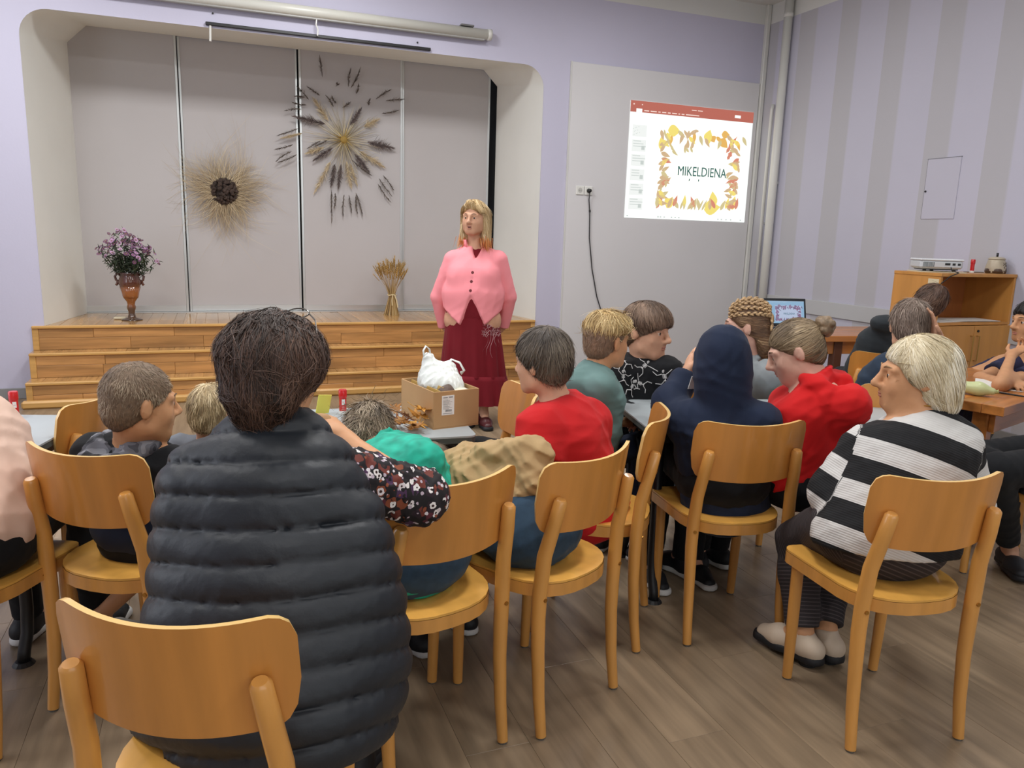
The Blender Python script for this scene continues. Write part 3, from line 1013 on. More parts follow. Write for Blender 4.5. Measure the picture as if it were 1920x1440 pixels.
def slide_show(root, W, H, S, pal, big):
    """screen content in the local XY plane (x right, y up), thin layers along z"""
    e = W * .0012
    q = lambda x0, y0, x1, y1, z: [(x0 * W, y0 * H, z), (x1 * W, y0 * H, z), (x1 * W, y1 * H, z), (x0 * W, y1 * H, z)]
    def rects(name, rs, c, z):
        b = MB()
        for r in rs:
            b.add(q(*r, z), [(0, 1, 2, 3)])
        return b.build(name, em(name + ' ' + big + ' light', c, S), root)
    rects('window_background', [(0, 0, 1, 1)], pal['bg'], e)
    rects('title_bar', [(0, .905, 1, 1)] if big == 'wall' else [(0, .97, 1, 1)], pal['bar'], 2 * e)
    rects('ribbon_tab', [(.045, .905, .09, .935), (.84, .935, .89, .96)] if big == 'wall' else [(.03, .955, .09, .99)], pal['bg'], 3 * e)
    marks = [(.02, .965, .03, .975), (.085, .965, .093, .975), (.48, .962, .52, .968), (.53, .962, .57, .968)]
    x = .105
    for w in (.05, .06, .03, .045, .035, .05, .025, .035, .12):
        marks.append((x, .918, x + w - .012, .926)); x += w
    rects('menu_marks', marks, pal['mark'], 3 * e)
    # slide
    rects('slide', [(.235, .085, .925, .80)], pal['slide'], 2 * e)
    th = []
    for i in range(6):
        y = .70 - i * .125
        th.append((.025, y, .135, y + .10))
    rects('thumbnail', th[:1], pal['th0'], 2 * e)
    rects('thumbnail', th[1:], pal['th1'], 2 * e)
    ln = []
    for i in range(1, 6):
        y = .70 - i * .125
        for j in range(3):
            ln.append((.035, y + .085 - j * .022, .035 + .06 + .02 * ((i * j) % 3), y + .091 - j * .022))
        ln.append((.10, y + .015, .125, y + .05))
    for i in range(12):
        ln.append((.028 + .008 * (i % 7), .71 + .006 * (i * 5 % 13), .034 + .008 * (i % 7), .714 + .006 * (i * 5 % 13)))
    for x in (.015, .26, .28, .31, .37, .40, .43, .76, .79, .83, .87, .955):
        ln.append((x, .012, x + .012, .024))
    rects('small_marks', ln, pal['line'], 3 * e)
    # leaf border
    r = random.Random(5)
    groups = {}
    def L(c, x, y, l, w, a, lobes=0):
        b = groups.setdefault(c, MB())
        leaf_shape(b, x * W, y * H, l * W, w * W, math.radians(a), (3 + len(groups) * .15) * e, lobes)
    for (c, x, y, l, w, a) in (('y', .30, .775, .10, .045, 0), ('y', .62, .70, .09, .04, 75), ('y', .255, .60, .10, .025, 90), ('y', .64, .10, .14, .05, 10), ('y', .33, .10, .09, .035, 60),
                               ('y', .88, .11, .10, .03, 80), ('y', .35, .12, .07, .03, 120), ('y', .72, .13, .11, .04, 100), ('o', .73, .74, .09, .035, -40), ('o', .66, .76, .05, .03, -60), ('o', .74, .78, .07, .03, 0)):
        L(c, x, y, l, w, a)
    for (x, y, l, a) in ((.79, .62, .15, 55), (.805, .56, .10, 62), (.915, .40, .12, 200), (.90, .37, .10, 255), (.245, .09, .14, 62), (.25, .13, .11, 75)):
        L('r', x, y, l, .022, a, 1)
    for i in range(16):
        L('byog'[i % 4], .245 + .045 * i, .775 - .02 * (i % 3), .075, .016, -70 + 40 * math.sin(i * 2.7))
        L('gybr'[i % 4], .25 + .044 * i, .10 + .015 * (i % 2), .085, .017, 90 + 38 * math.sin(i * 1.9))
    for i in range(11):
        L('bgyr'[i % 4], .255 + .012 * (i % 2), .14 + .055 * i, .08, .018, 40 * math.sin(i * 2.3))
        L('rbyg'[i % 4], .905 - .012 * (i % 2), .14 + .055 * i, .08, .018, 180 + 40 * math.sin(i * 1.8))
    for i in range(9):
        L('b', .24 + .01 * (i % 3), .64 - i * .055, .075, .014, 25 + 35 * math.sin(i * 2.1))
        L('b', .915, .60 - i * .05, .07, .012, 150 + 45 * math.sin(i * 1.7))
    for i in range(7):
        L('b', .43 + .02 * i, .79 - .012 * (i % 2), .055, .010, -60 - 20 * i)
        L('g', .44 + .03 * i, .09, .09, .010, 70 + 14 * math.sin(i * 2))
        L('g', .27 + .012 * i, .78 - .03 * i, .06, .009, -75 + 8 * i)
    for (x, y, a) in ((.44, .62, 60), (.47, .63, 95), (.50, .63, 80), (.27, .42, 30), (.28, .35, -25), (.26, .27, 40), (.86, .30, 200), (.87, .22, 160), (.85, .66, 120), (.26, .17, 100), (.8, .42, 20), (.30, .31, 45)):
        L('b', x, y, .07, .014, a)
        L('g', x + .01, y - .03, .05, .010, a + 40)
    for c, b in groups.items():
        b.build('printed_leaves', em({'y': 'yellow', 'o': 'ochre', 'r': 'rust', 'b': 'tan', 'g': 'olive'}[c] + ' leaf ' + big + ' light', pal[c], S), root)
    tm = em('title ' + big + ' light', pal['txt'], S)
    cx, cy, sz = .60 * W, .43 * H, .118 * H
    t = text_mesh('MIKELDIENA', sz, 'title_lettering', tm, root, Matrix.Translation((cx, cy, 4.5 * e)) @ Matrix.Diagonal((.80, 1.0, 1, 1)))
    text_mesh('MIKELDIENA', sz, 'title_weight', tm, root, Matrix.Translation((cx + .014 * sz, cy + .01 * sz, 4.4 * e)) @ Matrix.Diagonal((.80, 1.0, 1, 1)))
    xs = [v.co.x for v in t.data.vertices]
    x0, wd = min(xs), max(xs) - min(xs)
    b = MB()
    for fx in (.235, .425):                          # commas under K and L
        x = x0 + fx * wd
        b.add([(x, cy - .52 * sz, 4.5 * e), (x + .09 * sz, cy - .52 * sz, 4.5 * e), (x + .07 * sz, cy - .66 * sz, 4.5 * e), (x - .01 * sz, cy - .70 * sz, 4.5 * e)], [(0, 3, 2, 1)])
    tag(b.build('title_commas', tm, root), kind='stuff')

ps = empty('projected_slide', (3.868, YF - .024, 1.615), 0, 'bright projected slide with autumn leaf border and a title on the white board', 'projection')
ps.rotation_euler = (math.radians(90), 0, 0)
slide_show(ps, 1.465, 1.128, 1.0, dict(bg='#f4faf6', bar='#ab6052', mark='#e9d0c6', slide='#fffef4', th0='#dfe2df', th1='#eef5f1', line='#b9c0bc', y='#e2cf70', o='#d6a85a', r='#c8806a', b='#c2a682', g='#c4b688', txt='#2c5d58'), 'wall')

lp = empty('laptop', (4.181,4.859,0.785), math.radians(-14), 'open black laptop showing the slide, on the pine table by the wall', 'laptop')
lp.location = (lp.location[0], lp.location[1], .75)
MB().cbox((-.175, -.23, 0), (.175, 0, .018), .004).build('keyboard_base', mat('dark laptop shell', '#23272b', .4), lp)
MB().box((-.15, -.13, .018), (.15, -.02, .0195)).build('keys', M_black, lp)
sc = empty('screen', (0, .005, .02))
sc.parent = lp
sc.rotation_euler = (math.radians(74), 0, 0)
MB().cbox((-.175, 0, -.008), (.175, .222, 0), .004).build('screen_bezel', mat('dark laptop shell', '#23272b', .4), sc)
sl_ = empty('screen_picture', (-.158, .022, .0003))
sl_.parent = sc
slide_show(sl_, .316, .178, .75, dict(bg='#8fb4d2', bar='#a5c0d8', mark='#b9cfe0', slide='#b6c3dc', th0='#a8c6dc', th1='#9dbfd8', line='#5f7890', y='#8e7d9a', o='#7d6688', r='#8a5273', b='#8a6a8c', g='#6f6d86', txt='#2f6476'), 'laptop')
for ch in list(sl_.children):
    ch.parent = sc
    ch.location = (-.158, .022, .0003)
bpy.data.objects.remove(sl_)
leaf_c = MB()
leaf_c.add([(.10, .075, .0022), (.235, .075, .0022), (.26, .10, .0022), (.235, .125, .0022), (.16, .135, .0022), (.10, .125, .0022), (.085, .10, .0022)], [tuple(range(7))])

# ------------------------------------------------------------------ things on the middle desk
BX, BY, BR = .706, 2.592, math.radians(11)
bx = empty('cardboard_box', (BX, BY, TZ), BR, 'open brown cardboard box with a white label, filled with vegetables, on the middle desk', 'box')
M_card = mat('brown cardboard', '#b58f62', .8, noise=(5, .07), bump=(90, .08, .001))
BW, BD, BH, T = .185, .285, .138, .004
MB().box((0, 0, 0), (BW, BD, T)).build('base_panel', M_card, bx)
for (lo, hi) in (((0, 0, T), (BW, T, BH)), ((0, BD - T, T), (BW, BD, BH)), ((0, T, T), (T, BD - T, BH)), ((BW - T, T, T), (BW, BD - T, BH))):
    MB().cbox(lo, hi, .0012).build('side_panel', M_card, bx)
MB().box((.032, -.0008, .050), (.082, -.0001, .122)).build('label', M_paper, bx)
b = MB()
for (x0, x1, z) in ((.037, .055, .113), (.060, .076, .114)):
    b.box((x0, -.0012, z), (x1, -.0009, z + .0025))
for i in range(9):
    b.box((.037, -.0012, .106 - i * .0042), (.037 + .036 * (.55 + .45 * ((i * 7) % 5) / 4), -.0009, .1068 - i * .0042))
for i in range(13):
    b.box((.046 + i * .0021, -.0012, .062), (.046 + i * .0021 + (.0012 if i % 3 else .0006), -.0009, .070))
b.box((.037, -.0012, .055), (.074, -.0009, .0565))
b.build('label_print', mat('grey print', '#55565a', .6), bx)
for i in range(3):
    o = MB().cbox((-.0015, .02 + i * .02, .01), (.0015, .265 - i * .015, .134 + .010 * i), .0006).build('card_strip', mat('yellow card', '#bf9c53', .6))
    o.parent = None
    o.location = Vector((BX, BY, TZ)) + rotz(BR) @ Vector((.012 + i * .010, 0, .004))
    o.rotation_euler = (0, math.radians(10 + 5 * i), BR)
    tag(o, ['yellowish card strip in the box, nearest the box wall', 'yellowish card strip in the box, middle of three', 'yellowish card strip in the box, leaning furthest over'][i], 'card', 'yellow card strips in the box')
def inbox(x, y, z):
    return Vector((BX, BY, TZ)) + rotz(BR) @ Vector((x, y, z))
v = Vol()
v.ell((0, 0, 0), (.034, .031, .029)).ell((.008, 0, .022), (.008, .008, .01))
o = link('beetroot', v.mesh('beetroot', .004, folds(3, .0012, .03)), mat('dark beet skin', '#5d4a3f', .6, noise=(20, .3)), None, None)
o.location = inbox(.075, .05, .118)
tag(o, 'dark brown beetroot in front in the cardboard box', 'vegetable')
v = Vol()
v.ell((0, 0, 0), (.036, .03, .022)).ell((.03, .01, 0), (.03, .03, .02))
o = link('cream_cloth', v.mesh('cream_cloth', .004, folds(9, .004, .05)), mat('cream cloth', '#e3ddc8', .9), None, None)
o.location = inbox(.12, .045, .112)
tag(o, 'cream cloth bundle at the right front of the cardboard box', 'cloth')
# plastic carrier bag, gathered towards its handles
cbg = empty('carrier_bag', inbox(.105, .165, .012), BR, 'white thin plastic carrier bag with yellowish contents, standing in the cardboard box', 'bag')
v = Vol()
v.ell((.0, -.01, .125), (.072, .10, .06), k=.03).ell((.015, -.03, .10), (.064, .078, .055), k=.03)
v.cone((-.01, .02, .13), (-.035, .03, .215), .06, .022, k=.05).cone((.02, .0, .15), (.05, .01, .185), .05, .018, k=.04).ell((0, 0, .05), (.065, .10, .05), k=.03)
M_bag = mat('thin white plastic', '#e6ebe6', .3, noise=(9, .06), bump=(35, .5, .006), sub=.0)
link('bag_body', v.mesh('bag_body', .004, folds(5, .007, .055)), M_bag, cbg)
for (P, w) in (([(-.05, .03, .21), (-.055, .03, .245), (-.045, .03, .262), (-.03, .03, .25), (-.022, .03, .21)], .007), ([(.03, .01, .185), (.055, .01, .208), (.085, .0, .195), (.10, -.01, .165), (.085, -.01, .155)], .009)):
    MB().tube(P, w, 8, flat=.35).build('bag_handle', M_bag, cbg, smooth=True)
v = Vol().ell((.012, -.035, .10), (.066, .074, .048))
link('yellow_contents', v.mesh('yellow_contents', .005, folds(8, .004, .06)), mat('pale yellow showing through', '#dfe3a8', .4, bump=(35, .4, .005)), cbg)

# dry maple leaves beside the box
def maple(seed, size):
    r = random.Random(seed)
    pts = []
    lob = [(-150, .45), (-125, .3), (-100, .62), (-80, .35), (-60, .85), (-40, .45), (-22, .75), (-12, .62), (0, 1.0), (12, .62), (22, .75), (40, .45), (60, .85), (80, .35), (100, .62), (125, .3), (150, .45)]
    for a, q in lob:
        w = math.radians(a + r.uniform(-4, 4))
        pts.append((math.sin(w) * q * size, math.cos(w) * q * size))
    vs = [(0, 0, 0)] + [(p[0], p[1], .3 * size * math.sin(p[0] * 3 / size + seed) * (.4 + r.random() * .5) + .25 * (p[0] ** 2 + p[1] ** 2) / size) for p in pts] + [(0, -.02 * size, 0)]
    n = len(pts)
    fs = [(0, i, i + 1) for i in range(1, n)]
    b = MB().add(vs, fs)
    th = [(v[0], v[1], v[2] - .0008) for v in vs]
    b.add(th, [f[::-1] for f in fs])
    b.tube([(0, 0, 0), (0, -.5 * size, .06 * size), (.05 * size, -.9 * size, .2 * size)], .0012, 5)
    return b
LC = ['#a8722c', '#8d5426', '#c08a35', '#9c6a33', '#7f4a28', '#b27b2e']
for i in range(10):
    m_ = mat('dry leaf %s' % LC[i % 6][1:], LC[i % 6], .7, noise=(30, .2))
    o = maple(i, .045 + .01 * (i % 3)).build('maple_leaf', m_)
    px = .60 + .035 * math.cos(i * 2.4) + .02 * (i % 3)
    o.location = (px, 2.60 + .05 * math.sin(i * 1.7), TZ + .008 + .007 * i)
    o.rotation_euler = (.25 * math.sin(i * 3), .3 * math.cos(i * 5), i * 1.3)
    tag(o, 'dry brown and ochre maple leaf in the pile beside the cardboard box', 'leaf', 'dry maple leaves on the middle desk')
o = MB().cbox((-.03, -.002, 0), (.03, .002, .075), .0008).build('yellow_sheet', mat('yellow paper', '#d8d35e', .7))
o.location = (0.357,2.933,0.698); o.rotation_euler = (.1, .15, .5)
o.location[2] = TZ
tag(o, 'yellow paper sheet standing beside the dark haired woman, over the middle desk', 'paper')
o = MB().box((-.06, -.04, 0), (.06, .04, .002)).build('white_sheet', M_paper)
o.location = (0.329,2.796,0.721); o.rotation_euler = (0, 0, .2)
tag(o, 'small white paper on the middle desk next to the brown lump', 'paper')

# ------------------------------------------------------------------ things on the pine work table
o = MB().box((-.105, -.15, 0), (.105, .15, .0015)).build('paper_sheet', M_paper)
o.location = (3.798,2.769,0.721); o.rotation_euler = (0, 0, math.radians(-52))
tag(o, 'white paper sheet on the pine table in front of the resting boy', 'paper')
b = MB()
for i in range(7):
    b.box((-.06 + .01 * i, -.1 + .03 * i, 0), (.05 - .01 * i, -.097 + .03 * i, .0004))
pr_ = b.build('handwriting', mat('faint pencil', '#a7a7ad', .8), o, loc=(0, 0, .0016))
pn = empty('ballpoint_pen', (3.599,2.546,0.725), math.radians(-72), 'dark pen lying at the edge of the pine table', 'pen')
MB().tube([(-.06, 0, 0), (.045, 0, 0), (.06, 0, 0)], [.004, .004, .0012], 8).build('barrel', M_black, pn, smooth=True)
MB().tube([(-.066, 0, 0), (-.06, 0, 0)], .0025, 8).build('push_button', M_black, pn)
MB().cbox((-.06, -.001, .0035), (-.02, .001, .0055), .0004).build('clip', M_alu, pn)
zc_ = empty('zucchini', (3.401,2.611,0.752), math.radians(-58), 'pale green zucchini lying on the pine table behind the blonde woman', 'vegetable')
v = Vol()
v.cone((-.14, 0, .004), (.03, 0, .002), .031, .028, k=.03).cone((.03, 0, .002), (.085, .008, -.004), .028, .017, k=.03)
M_zuc = mat('pale green skin', '#c9d19a', .4, noise=(8, .08), stretch=(1, 6, 6))
link('fruit', v.mesh('fruit', .004), M_zuc, zc_)
MB().tube([(.085, .008, -.006), (.105, .012, -.004), (.112, .013, -.002)], [.013, .009, .011], 7).build('stem', mat('zucchini stem', '#a9ac72', .6), zc_, smooth=False)
ra = empty('radish', (3.218,2.518,0.738), 0, 'small red radish beside the zucchini on the pine table', 'vegetable')
v = Vol().ell((0, 0, 0), (.017, .017, .016)).cone((0, 0, -.008), (.02, .006, -.012), .006, .001, k=.01)
link('root', v.mesh('root', .0025), mat('radish red', '#d0624c', .4), ra)
MB().tube([(-.01, 0, .008), (-.03, .004, .012)], .002, 5).build('stalk', mat('zucchini stem', '#a9ac72', .6), ra)
o = MB().box((-.02, -.001, -.025), (.02, .001, .025)).build('paper_sheet', M_paper)
o.location = (1.667,2.412,0.888); o.rotation_euler = (.2, .1, .3)
tag(o, 'white paper held up beside the raised navy hood', 'paper')

# ------------------------------------------------------------------ vase with asters on the stage
vz = empty('flower_vase', (-.699, 7.378, SZ), 0, 'brown glazed two handled ceramic vase on the left of the stage', 'vase')
m = bpy.data.materials.new('amber brown glaze')
m.use_nodes = True
k = NT(m)
bs = m.node_tree.nodes['Principled BSDF']
tc = k.n('ShaderNodeTexCoord'); sx = k.n('ShaderNodeSeparateXYZ'); k.link(tc.outputs['Object'], sx.inputs[0])
nz = k.n('ShaderNodeTexNoise', Scale=14.0); k.link(tc.outputs['Object'], nz.inputs['Vector'])
ad = k.n('ShaderNodeMath', _operation='MULTIPLY_ADD'); ad.inputs[1].default_value = .09; k.link(nz.outputs[0], ad.inputs[0]); k.link(sx.outputs['Z'], ad.inputs[2])
mr = k.n('ShaderNodeMapRange'); mr.inputs['From Min'].default_value = .04; mr.inputs['From Max'].default_value = .46; k.link(ad.outputs[0], mr.inputs[0])
rp = k.n('ShaderNodeValToRGB'); e = rp.color_ramp.elements
e[0].color = lin('#3f2c20'); e[1].color = lin('#3a211d')
for ps_, c_ in ((.22, '#5b4030'), (.36, '#8a5228'), (.6, '#9c5e30'), (.74, '#5c3426')):
    q = e.new(ps_); q.color = lin(c_)
k.link(mr.outputs[0], rp.inputs[0]); k.link(rp.outputs[0], bs.inputs['Base Color'])
bs.inputs['Roughness'].default_value = .15; bs.inputs['Coat Weight'].default_value = .6
prof = [(.085, 0), (.086, .006), (.07, .012), (.035, .022), (.027, .05), (.026, .075), (.034, .10), (.036, .115), (.030, .135), (.034, .16), (.055, .19), (.062, .23)]
MB().lathe(prof, 40).build('pedestal', m, vz, smooth=True)
MB().lathe([(.0625, .228), (.066, .25), (.080, .29), (.09, .315), (.088, .345), (.078, .37), (.074, .395), (.082, .41), (.076, .41), (.068, .39)], 40).build('bowl', m, vz, smooth=True)
MB().lathe([(.056, .19), (.063, .21), (.068, .24), (.082, .29)], 40, flute=12, famp=.03).build('fluting', m, vz, smooth=True)
for s in (-1, 1):
    P = [(s * .07, 0, .385), (s * .095, 0, .40), (s * .112, 0, .375), (s * .104, 0, .345), (s * .092, 0, .335), (s * .10, 0, .31), (s * .108, 0, .30)]
    MB().tube(P, .0105, 10).build('handle', m, vz, smooth=True)
bq = empty('aster_bouquet', (-.699, 7.378, SZ + .40), 0, 'bunch of purple and pink asters standing in the brown vase', 'flowers')
stems, leaves = [], []
heads = []
r = np.random.default_rng(21)
for i in range(110):
    th = r.uniform(0, 2 * math.pi)
    q = r.uniform(0, 1) ** .5
    x = q * math.cos(th) * .245; y = q * math.sin(th) * .15
    zt = .345 * (1 - .55 * q * q) + r.uniform(-.05, .03) + (.02 if x < 0 else -.04)
    p0 = np.array([x * .15, y * .15, -.08]); p1 = np.array([x, y, zt])
    mid = (p0 + p1) / 2 + np.array([x * .1, y * .1, .03])
    t = np.linspace(0, 1, 7)[:, None]
    pts = (1 - t) ** 2 * p0 + 2 * t * (1 - t) * mid + t ** 2 * p1
    stems.append((pts, .004))
    heads.append(p1)
    for j in range(7):
        a = pts[2 + j % 5]
        d = nrm(r.normal(size=3) + np.array([0, 0, .5]))
        leaves.append((np.array([a, a + d * .025, a + d * .05 + np.array([0, 0, -.006])]), .012))
for i in range(160):
    a = nrm(r.normal(size=3) * np.array([1.5, 1, 1])) * r.uniform(.3, 1)
    c_ = np.array([a[0] * .19, a[1] * .11, .10 + a[2] * .10])
    d = nrm(r.normal(size=3))
    leaves.append((np.array([c_, c_ + d * .025, c_ + d * .05]), .016))
tag(ribbons('stems', stems, mat('aster stem', '#3a4230', .7), bq, 1), kind='stuff')
tag(ribbons('foliage', leaves, mat('dark aster leaf', '#2e3a2b', .7, strands=('#232c22', '#333f2d', '#47543a')), bq, 2), kind='stuff')
fm = []
for c_ in ('#7c5070', '#9b6f98', '#c8a2c4', '#653a58'):
    b = MB()
    for j in range(13):
        w = 2 * math.pi * j / 13
        ca, sa = math.cos(w), math.sin(w)
        b.add([(ca * .004, sa * .004, .001), (ca * .014 - sa * .0034, sa * .014 + ca * .0034, .004), (ca * .0185, sa * .0185, .001), (ca * .014 + sa * .0034, sa * .014 - ca * .0034, .004)], [(0, 3, 2, 1)])
    me = b.mesh('flower')
    me.materials.append(mat('aster petal ' + c_[1:], c_, .7))
    b2 = MB().ball((0, 0, .002), (.0055, .0055, .003), 8, 4).mesh('flower_eye')
    b2.materials.append(mat('aster eye', '#8a6a5a', .7))
    fm.append((me, b2))
for i, p in enumerate(heads):
    me, eye = fm[i % 4]
    o = link('flower', me, None, bq, Vector(p))
    d = Vector((p[0] * 2 + r.normal() * .3, p[1] * 2 - .35, .5 + r.normal() * .2)).normalized()
    o.rotation_euler = d.to_track_quat('Z', 'Y').to_euler()
    s = r.uniform(.85, 1.35)
    o.scale = (s, s, s)
    link('flower_eye', eye, None, o)

# ------------------------------------------------------------------ wheat sheaf
sh = empty('wheat_sheaf', (1.628, 7.60, SZ), 0, 'tied sheaf of dry wheat standing on the stage behind the woman in pink', 'sheaf')
st, tips = [], []
r = np.random.default_rng(4)
for i in range(120):
    th = r.uniform(0, 2 * math.pi); q = math.sqrt(r.uniform())
    b0 = np.array([q * math.cos(th) * .085, q * math.sin(th) * .065, 0])
    tie = np.array([q * math.cos(th) * .03, q * math.sin(th) * .03, .195])
    tp = np.array([q * math.cos(th) * .15, q * math.sin(th) * .10, .40 + .10 * (1 - q) + r.uniform(-.05, .04)])
    st.append((np.array([b0, (b0 + tie) / 2, tie, tie + (tp - tie) * .3 + np.array([0, 0, .02]), tp]), .0055))
    tips.append((tp, nrm(tp - tie)))
tag(ribbons('stalks', st, mat('straw', '#bf9f68', .6, strands=('#8d6c3c', '#b8955b', '#d6bd8a')), sh, 3), kind='stuff')
b = MB()
for j in range(9):
    z = .01 * j
    b.ball((.0035 * (1 if j % 2 else -1), 0, z), (.0048, .0042, .008), 6, 4)
ear = b.mesh('wheat_ear'); ear.materials.append(mat('wheat ear', '#b08c4e', .7, objrand=.25))
for i, (tp, d) in enumerate(tips[:90]):
    o = link('wheat_ear', ear, None, sh, Vector(tp - d * .02))
    o.rotation_euler = Vector(d + r.normal(size=3) * .12).to_track_quat('Z', 'Y').to_euler()
aw = []
for (tp, d) in tips:
    for j in range(4):
        e_ = nrm(d + r.normal(size=3) * .22)
        aw.append((np.array([tp + d * .04, tp + d * .04 + e_ * .035, tp + d * .04 + e_ * .06]), .0011))
tag(ribbons('awns', aw, mat('awn', '#b9a273', .7), sh, 5), kind='stuff')
MB().tube([(math.cos(w) * .041, math.sin(w) * .039, .20 + .004 * math.sin(3 * w)) for w in [i * 2 * math.pi / 16 for i in range(17)]], .006, 6, flat=1.0).build('tie_band', mat('pale ribbon', '#d8c69c', .6), sh, smooth=True)
MB().tube([(.0, -.042, .20), (-.012, -.052, .15), (-.01, -.058, .10)], .0045, 6).build('ribbon_tail', mat('pale ribbon', '#d8c69c', .6), sh)
MB().tube([(.018, -.042, .20), (.035, -.05, .15), (.045, -.06, .08)], .006, 6).build('ribbon_tail', mat('pale ribbon', '#d8c69c', .6), sh)

# ------------------------------------------------------------------ straw star and small wreath on the panels
WZ = 1 / 180.0
sw = empty('straw_star', (1.215, YP - .012, 2.27), 0, 'large radiating star of straw, grasses and dark plumes on the third panel', 'wreath')
r = np.random.default_rng(12)
S_ = []
for i in range(330):
    w = r.uniform(0, 2 * math.pi)
    L = r.uniform(.16, .40)
    y = -.02 - .03 * r.uniform()
    d = np.array([math.cos(w), 0, math.sin(w)])
    e_ = d + r.normal(size=3) * .06
    S_.append((np.array([d * .02 + [0, y, 0], d * L * .5 + [0, y, 0], e_ * L + [0, y * .6, 0]]), .0055))
tag(ribbons('straw_rays', S_, mat('pale straw', '#b9ab8f', .7, strands=('#a09788', '#bfb29a', '#d8caa6')), sw, 7), kind='stuff')
K_ = []
for i in range(90):
    w = r.uniform(0, 2 * math.pi); L = r.uniform(.05, .13)
    d = np.array([math.cos(w), -.25 * r.uniform(), math.sin(w)])
    K_.append((np.array([d * .012 + [0, -.05, 0], d * L * .6 + [0, -.05, 0], d * L + [0, -.035, 0]]), .005))
tag(ribbons('straw_centre', K_, mat('golden straw', '#b1934b', .6, strands=('#8b6c2c', '#b5954c', '#cdb36a')), sw, 8), kind='stuff')
MB().ball((0, -.05, 0), (.035, .02, .035), 12, 8).build('centre_knot', mat('golden straw knot', '#9a7c3a', .7, bump=(80, .8, .006)), sw)
def plume(name, p0, p1, wid, colors, seed, parent, n=None, bend=0.0, y0=-.03):
    """a grass head made of many fine strands along the line p0 -> p1 (panel plane, metres)"""
    rr = np.random.default_rng(seed)
    a, b_ = np.array([p0[0], y0, p0[1]]), np.array([p1[0], y0, p1[1]])
    L = np.linalg.norm(b_ - a); d = (b_ - a) / L; sd = np.array([-d[2], 0, d[0]])
    out = [(np.array([a, (a + b_) / 2 + sd * bend, b_]), .003)]
    for i in range(n or int(40 + 900 * wid)):
        t = rr.uniform(0, .95)
        c_ = a + d * L * t + sd * bend * 4 * t * (1 - t)
        ww = wid * math.sin(math.pi * min(1, .12 + t * .9)) + .002
        e_ = c_ + d * L * rr.uniform(.08, .2) + sd * ww * rr.normal() * .7 + np.array([0, rr.normal() * ww * .5, 0])
        out.append((np.array([c_, (c_ + e_) / 2 + sd * ww * .1 * rr.normal(), e_]), .0042))
    return ribbons(name, out, mat('grass plume ' + colors[0][1:], colors[1], .8, strands=colors), parent, seed)
DK = ('#3a332f', '#5b5049', '#857769')
BG = ('#b09d80', '#cfbb98', '#e2d2b0')
P_ = lambda x, y: ((x - 590) / 4.8 * WZ, -(y - 680) / 4.8 * WZ)
long_ = [(425, 195, 405, 40), (635, 250, 657, 110), (655, 260, 730, 100), (865, 330, 990, 245), (950, 335, 1100, 310), (920, 440, 1060, 400), (805, 385, 822, 330), (310, 380, 222, 290), (280, 365, 200, 365), (290, 425, 180, 410), (250, 460, 120, 485), (220, 615, 60, 680), (175, 745, 40, 790), (165, 800, 45, 885), (205, 822, 65, 890), (400, 340, 300, 280), (510, 420, 450, 340), (535, 390, 500, 335), (585, 420, 648, 370), (485, 1095, 485, 1350), (515, 1120, 500, 1250), (590, 1130, 582, 1310), (630, 1130, 648, 1280), (690, 1110, 742, 1290), (690, 1130, 705, 1280), (925, 950, 1015, 1075), (890, 980, 995, 1115), (880, 1025, 985, 1165), (560, 240, 540, 225), (700, 300, 718, 220), (400, 700, 300, 765), (480, 670, 360, 740), (660, 840, 820, 950)]
for i, q in enumerate(long_):
    plume('grass_plume', P_(q[0], q[1]), P_(q[2], q[3]), .015, DK, 100 + i, sw, 110, .01 * math.sin(i * 2.3))
for i, q in enumerate(((440, 565, 195, 525, .038), (790, 685, 1010, 720, .045), (500, 750, 345, 860, .026), (515, 880, 480, 1060, .026), (565, 880, 540, 1075, .022), (680, 790, 800, 930, .03), (645, 560, 735, 420, .026))):
    plume('dark_plume', P_(q[0], q[1]), P_(q[2], q[3]), q[4], ('#453b39', '#665958', '#8a7b75'), 200 + i, sw, 520, .0, -.04)
for i, q in enumerate(((720, 760, 930, 880, .04), (760, 560, 890, 490, .035), (610, 850, 650, 1060, .04), (430, 750, 280, 810, .03), (470, 540, 350, 370, .035), (480, 860, 350, 1110, .03), (250, 650, 90, 700, .016), (640, 860, 700, 1040, .02))):
    plume('pale_plume', P_(q[0], q[1]), P_(q[2], q[3]), q[4], BG, 300 + i, sw, 340, .0, -.025)

w2 = empty('small_wreath', (.10, YP + .02, 1.73), 0, 'small round wreath of fine beige grass with a dark brown flower centre', 'wreath')
F_ = []
for i in range(1200):
    w = r.uniform(0, 2 * math.pi); L = r.uniform(.20, .40) * (1 + .1 * math.sin(3 * w))
    d = np.array([math.cos(w), 0, math.sin(w)]); sd = np.array([-math.sin(w), 0, math.cos(w)])
    sw_ = r.normal() * .17 + .10 * math.sin(5 * w)
    y = -.015 - .04 * r.uniform()
    F_.append((np.array([d * .09 + [0, y, 0], d * L * .55 + sd * sw_ * .25 + [0, y - .01, 0], d * L * .85 + sd * sw_ * .7 + [0, y, 0], d * L * (.95 + .1 * r.uniform()) + sd * sw_ * 1.3 + [0, y * .5, 0]]), .0032))
tag(ribbons('fine_grass', F_, mat('fine dry grass', '#b59c74', .8, strands=('#ad9a80', '#c9b492', '#dccba8')), w2, 9), kind='stuff')
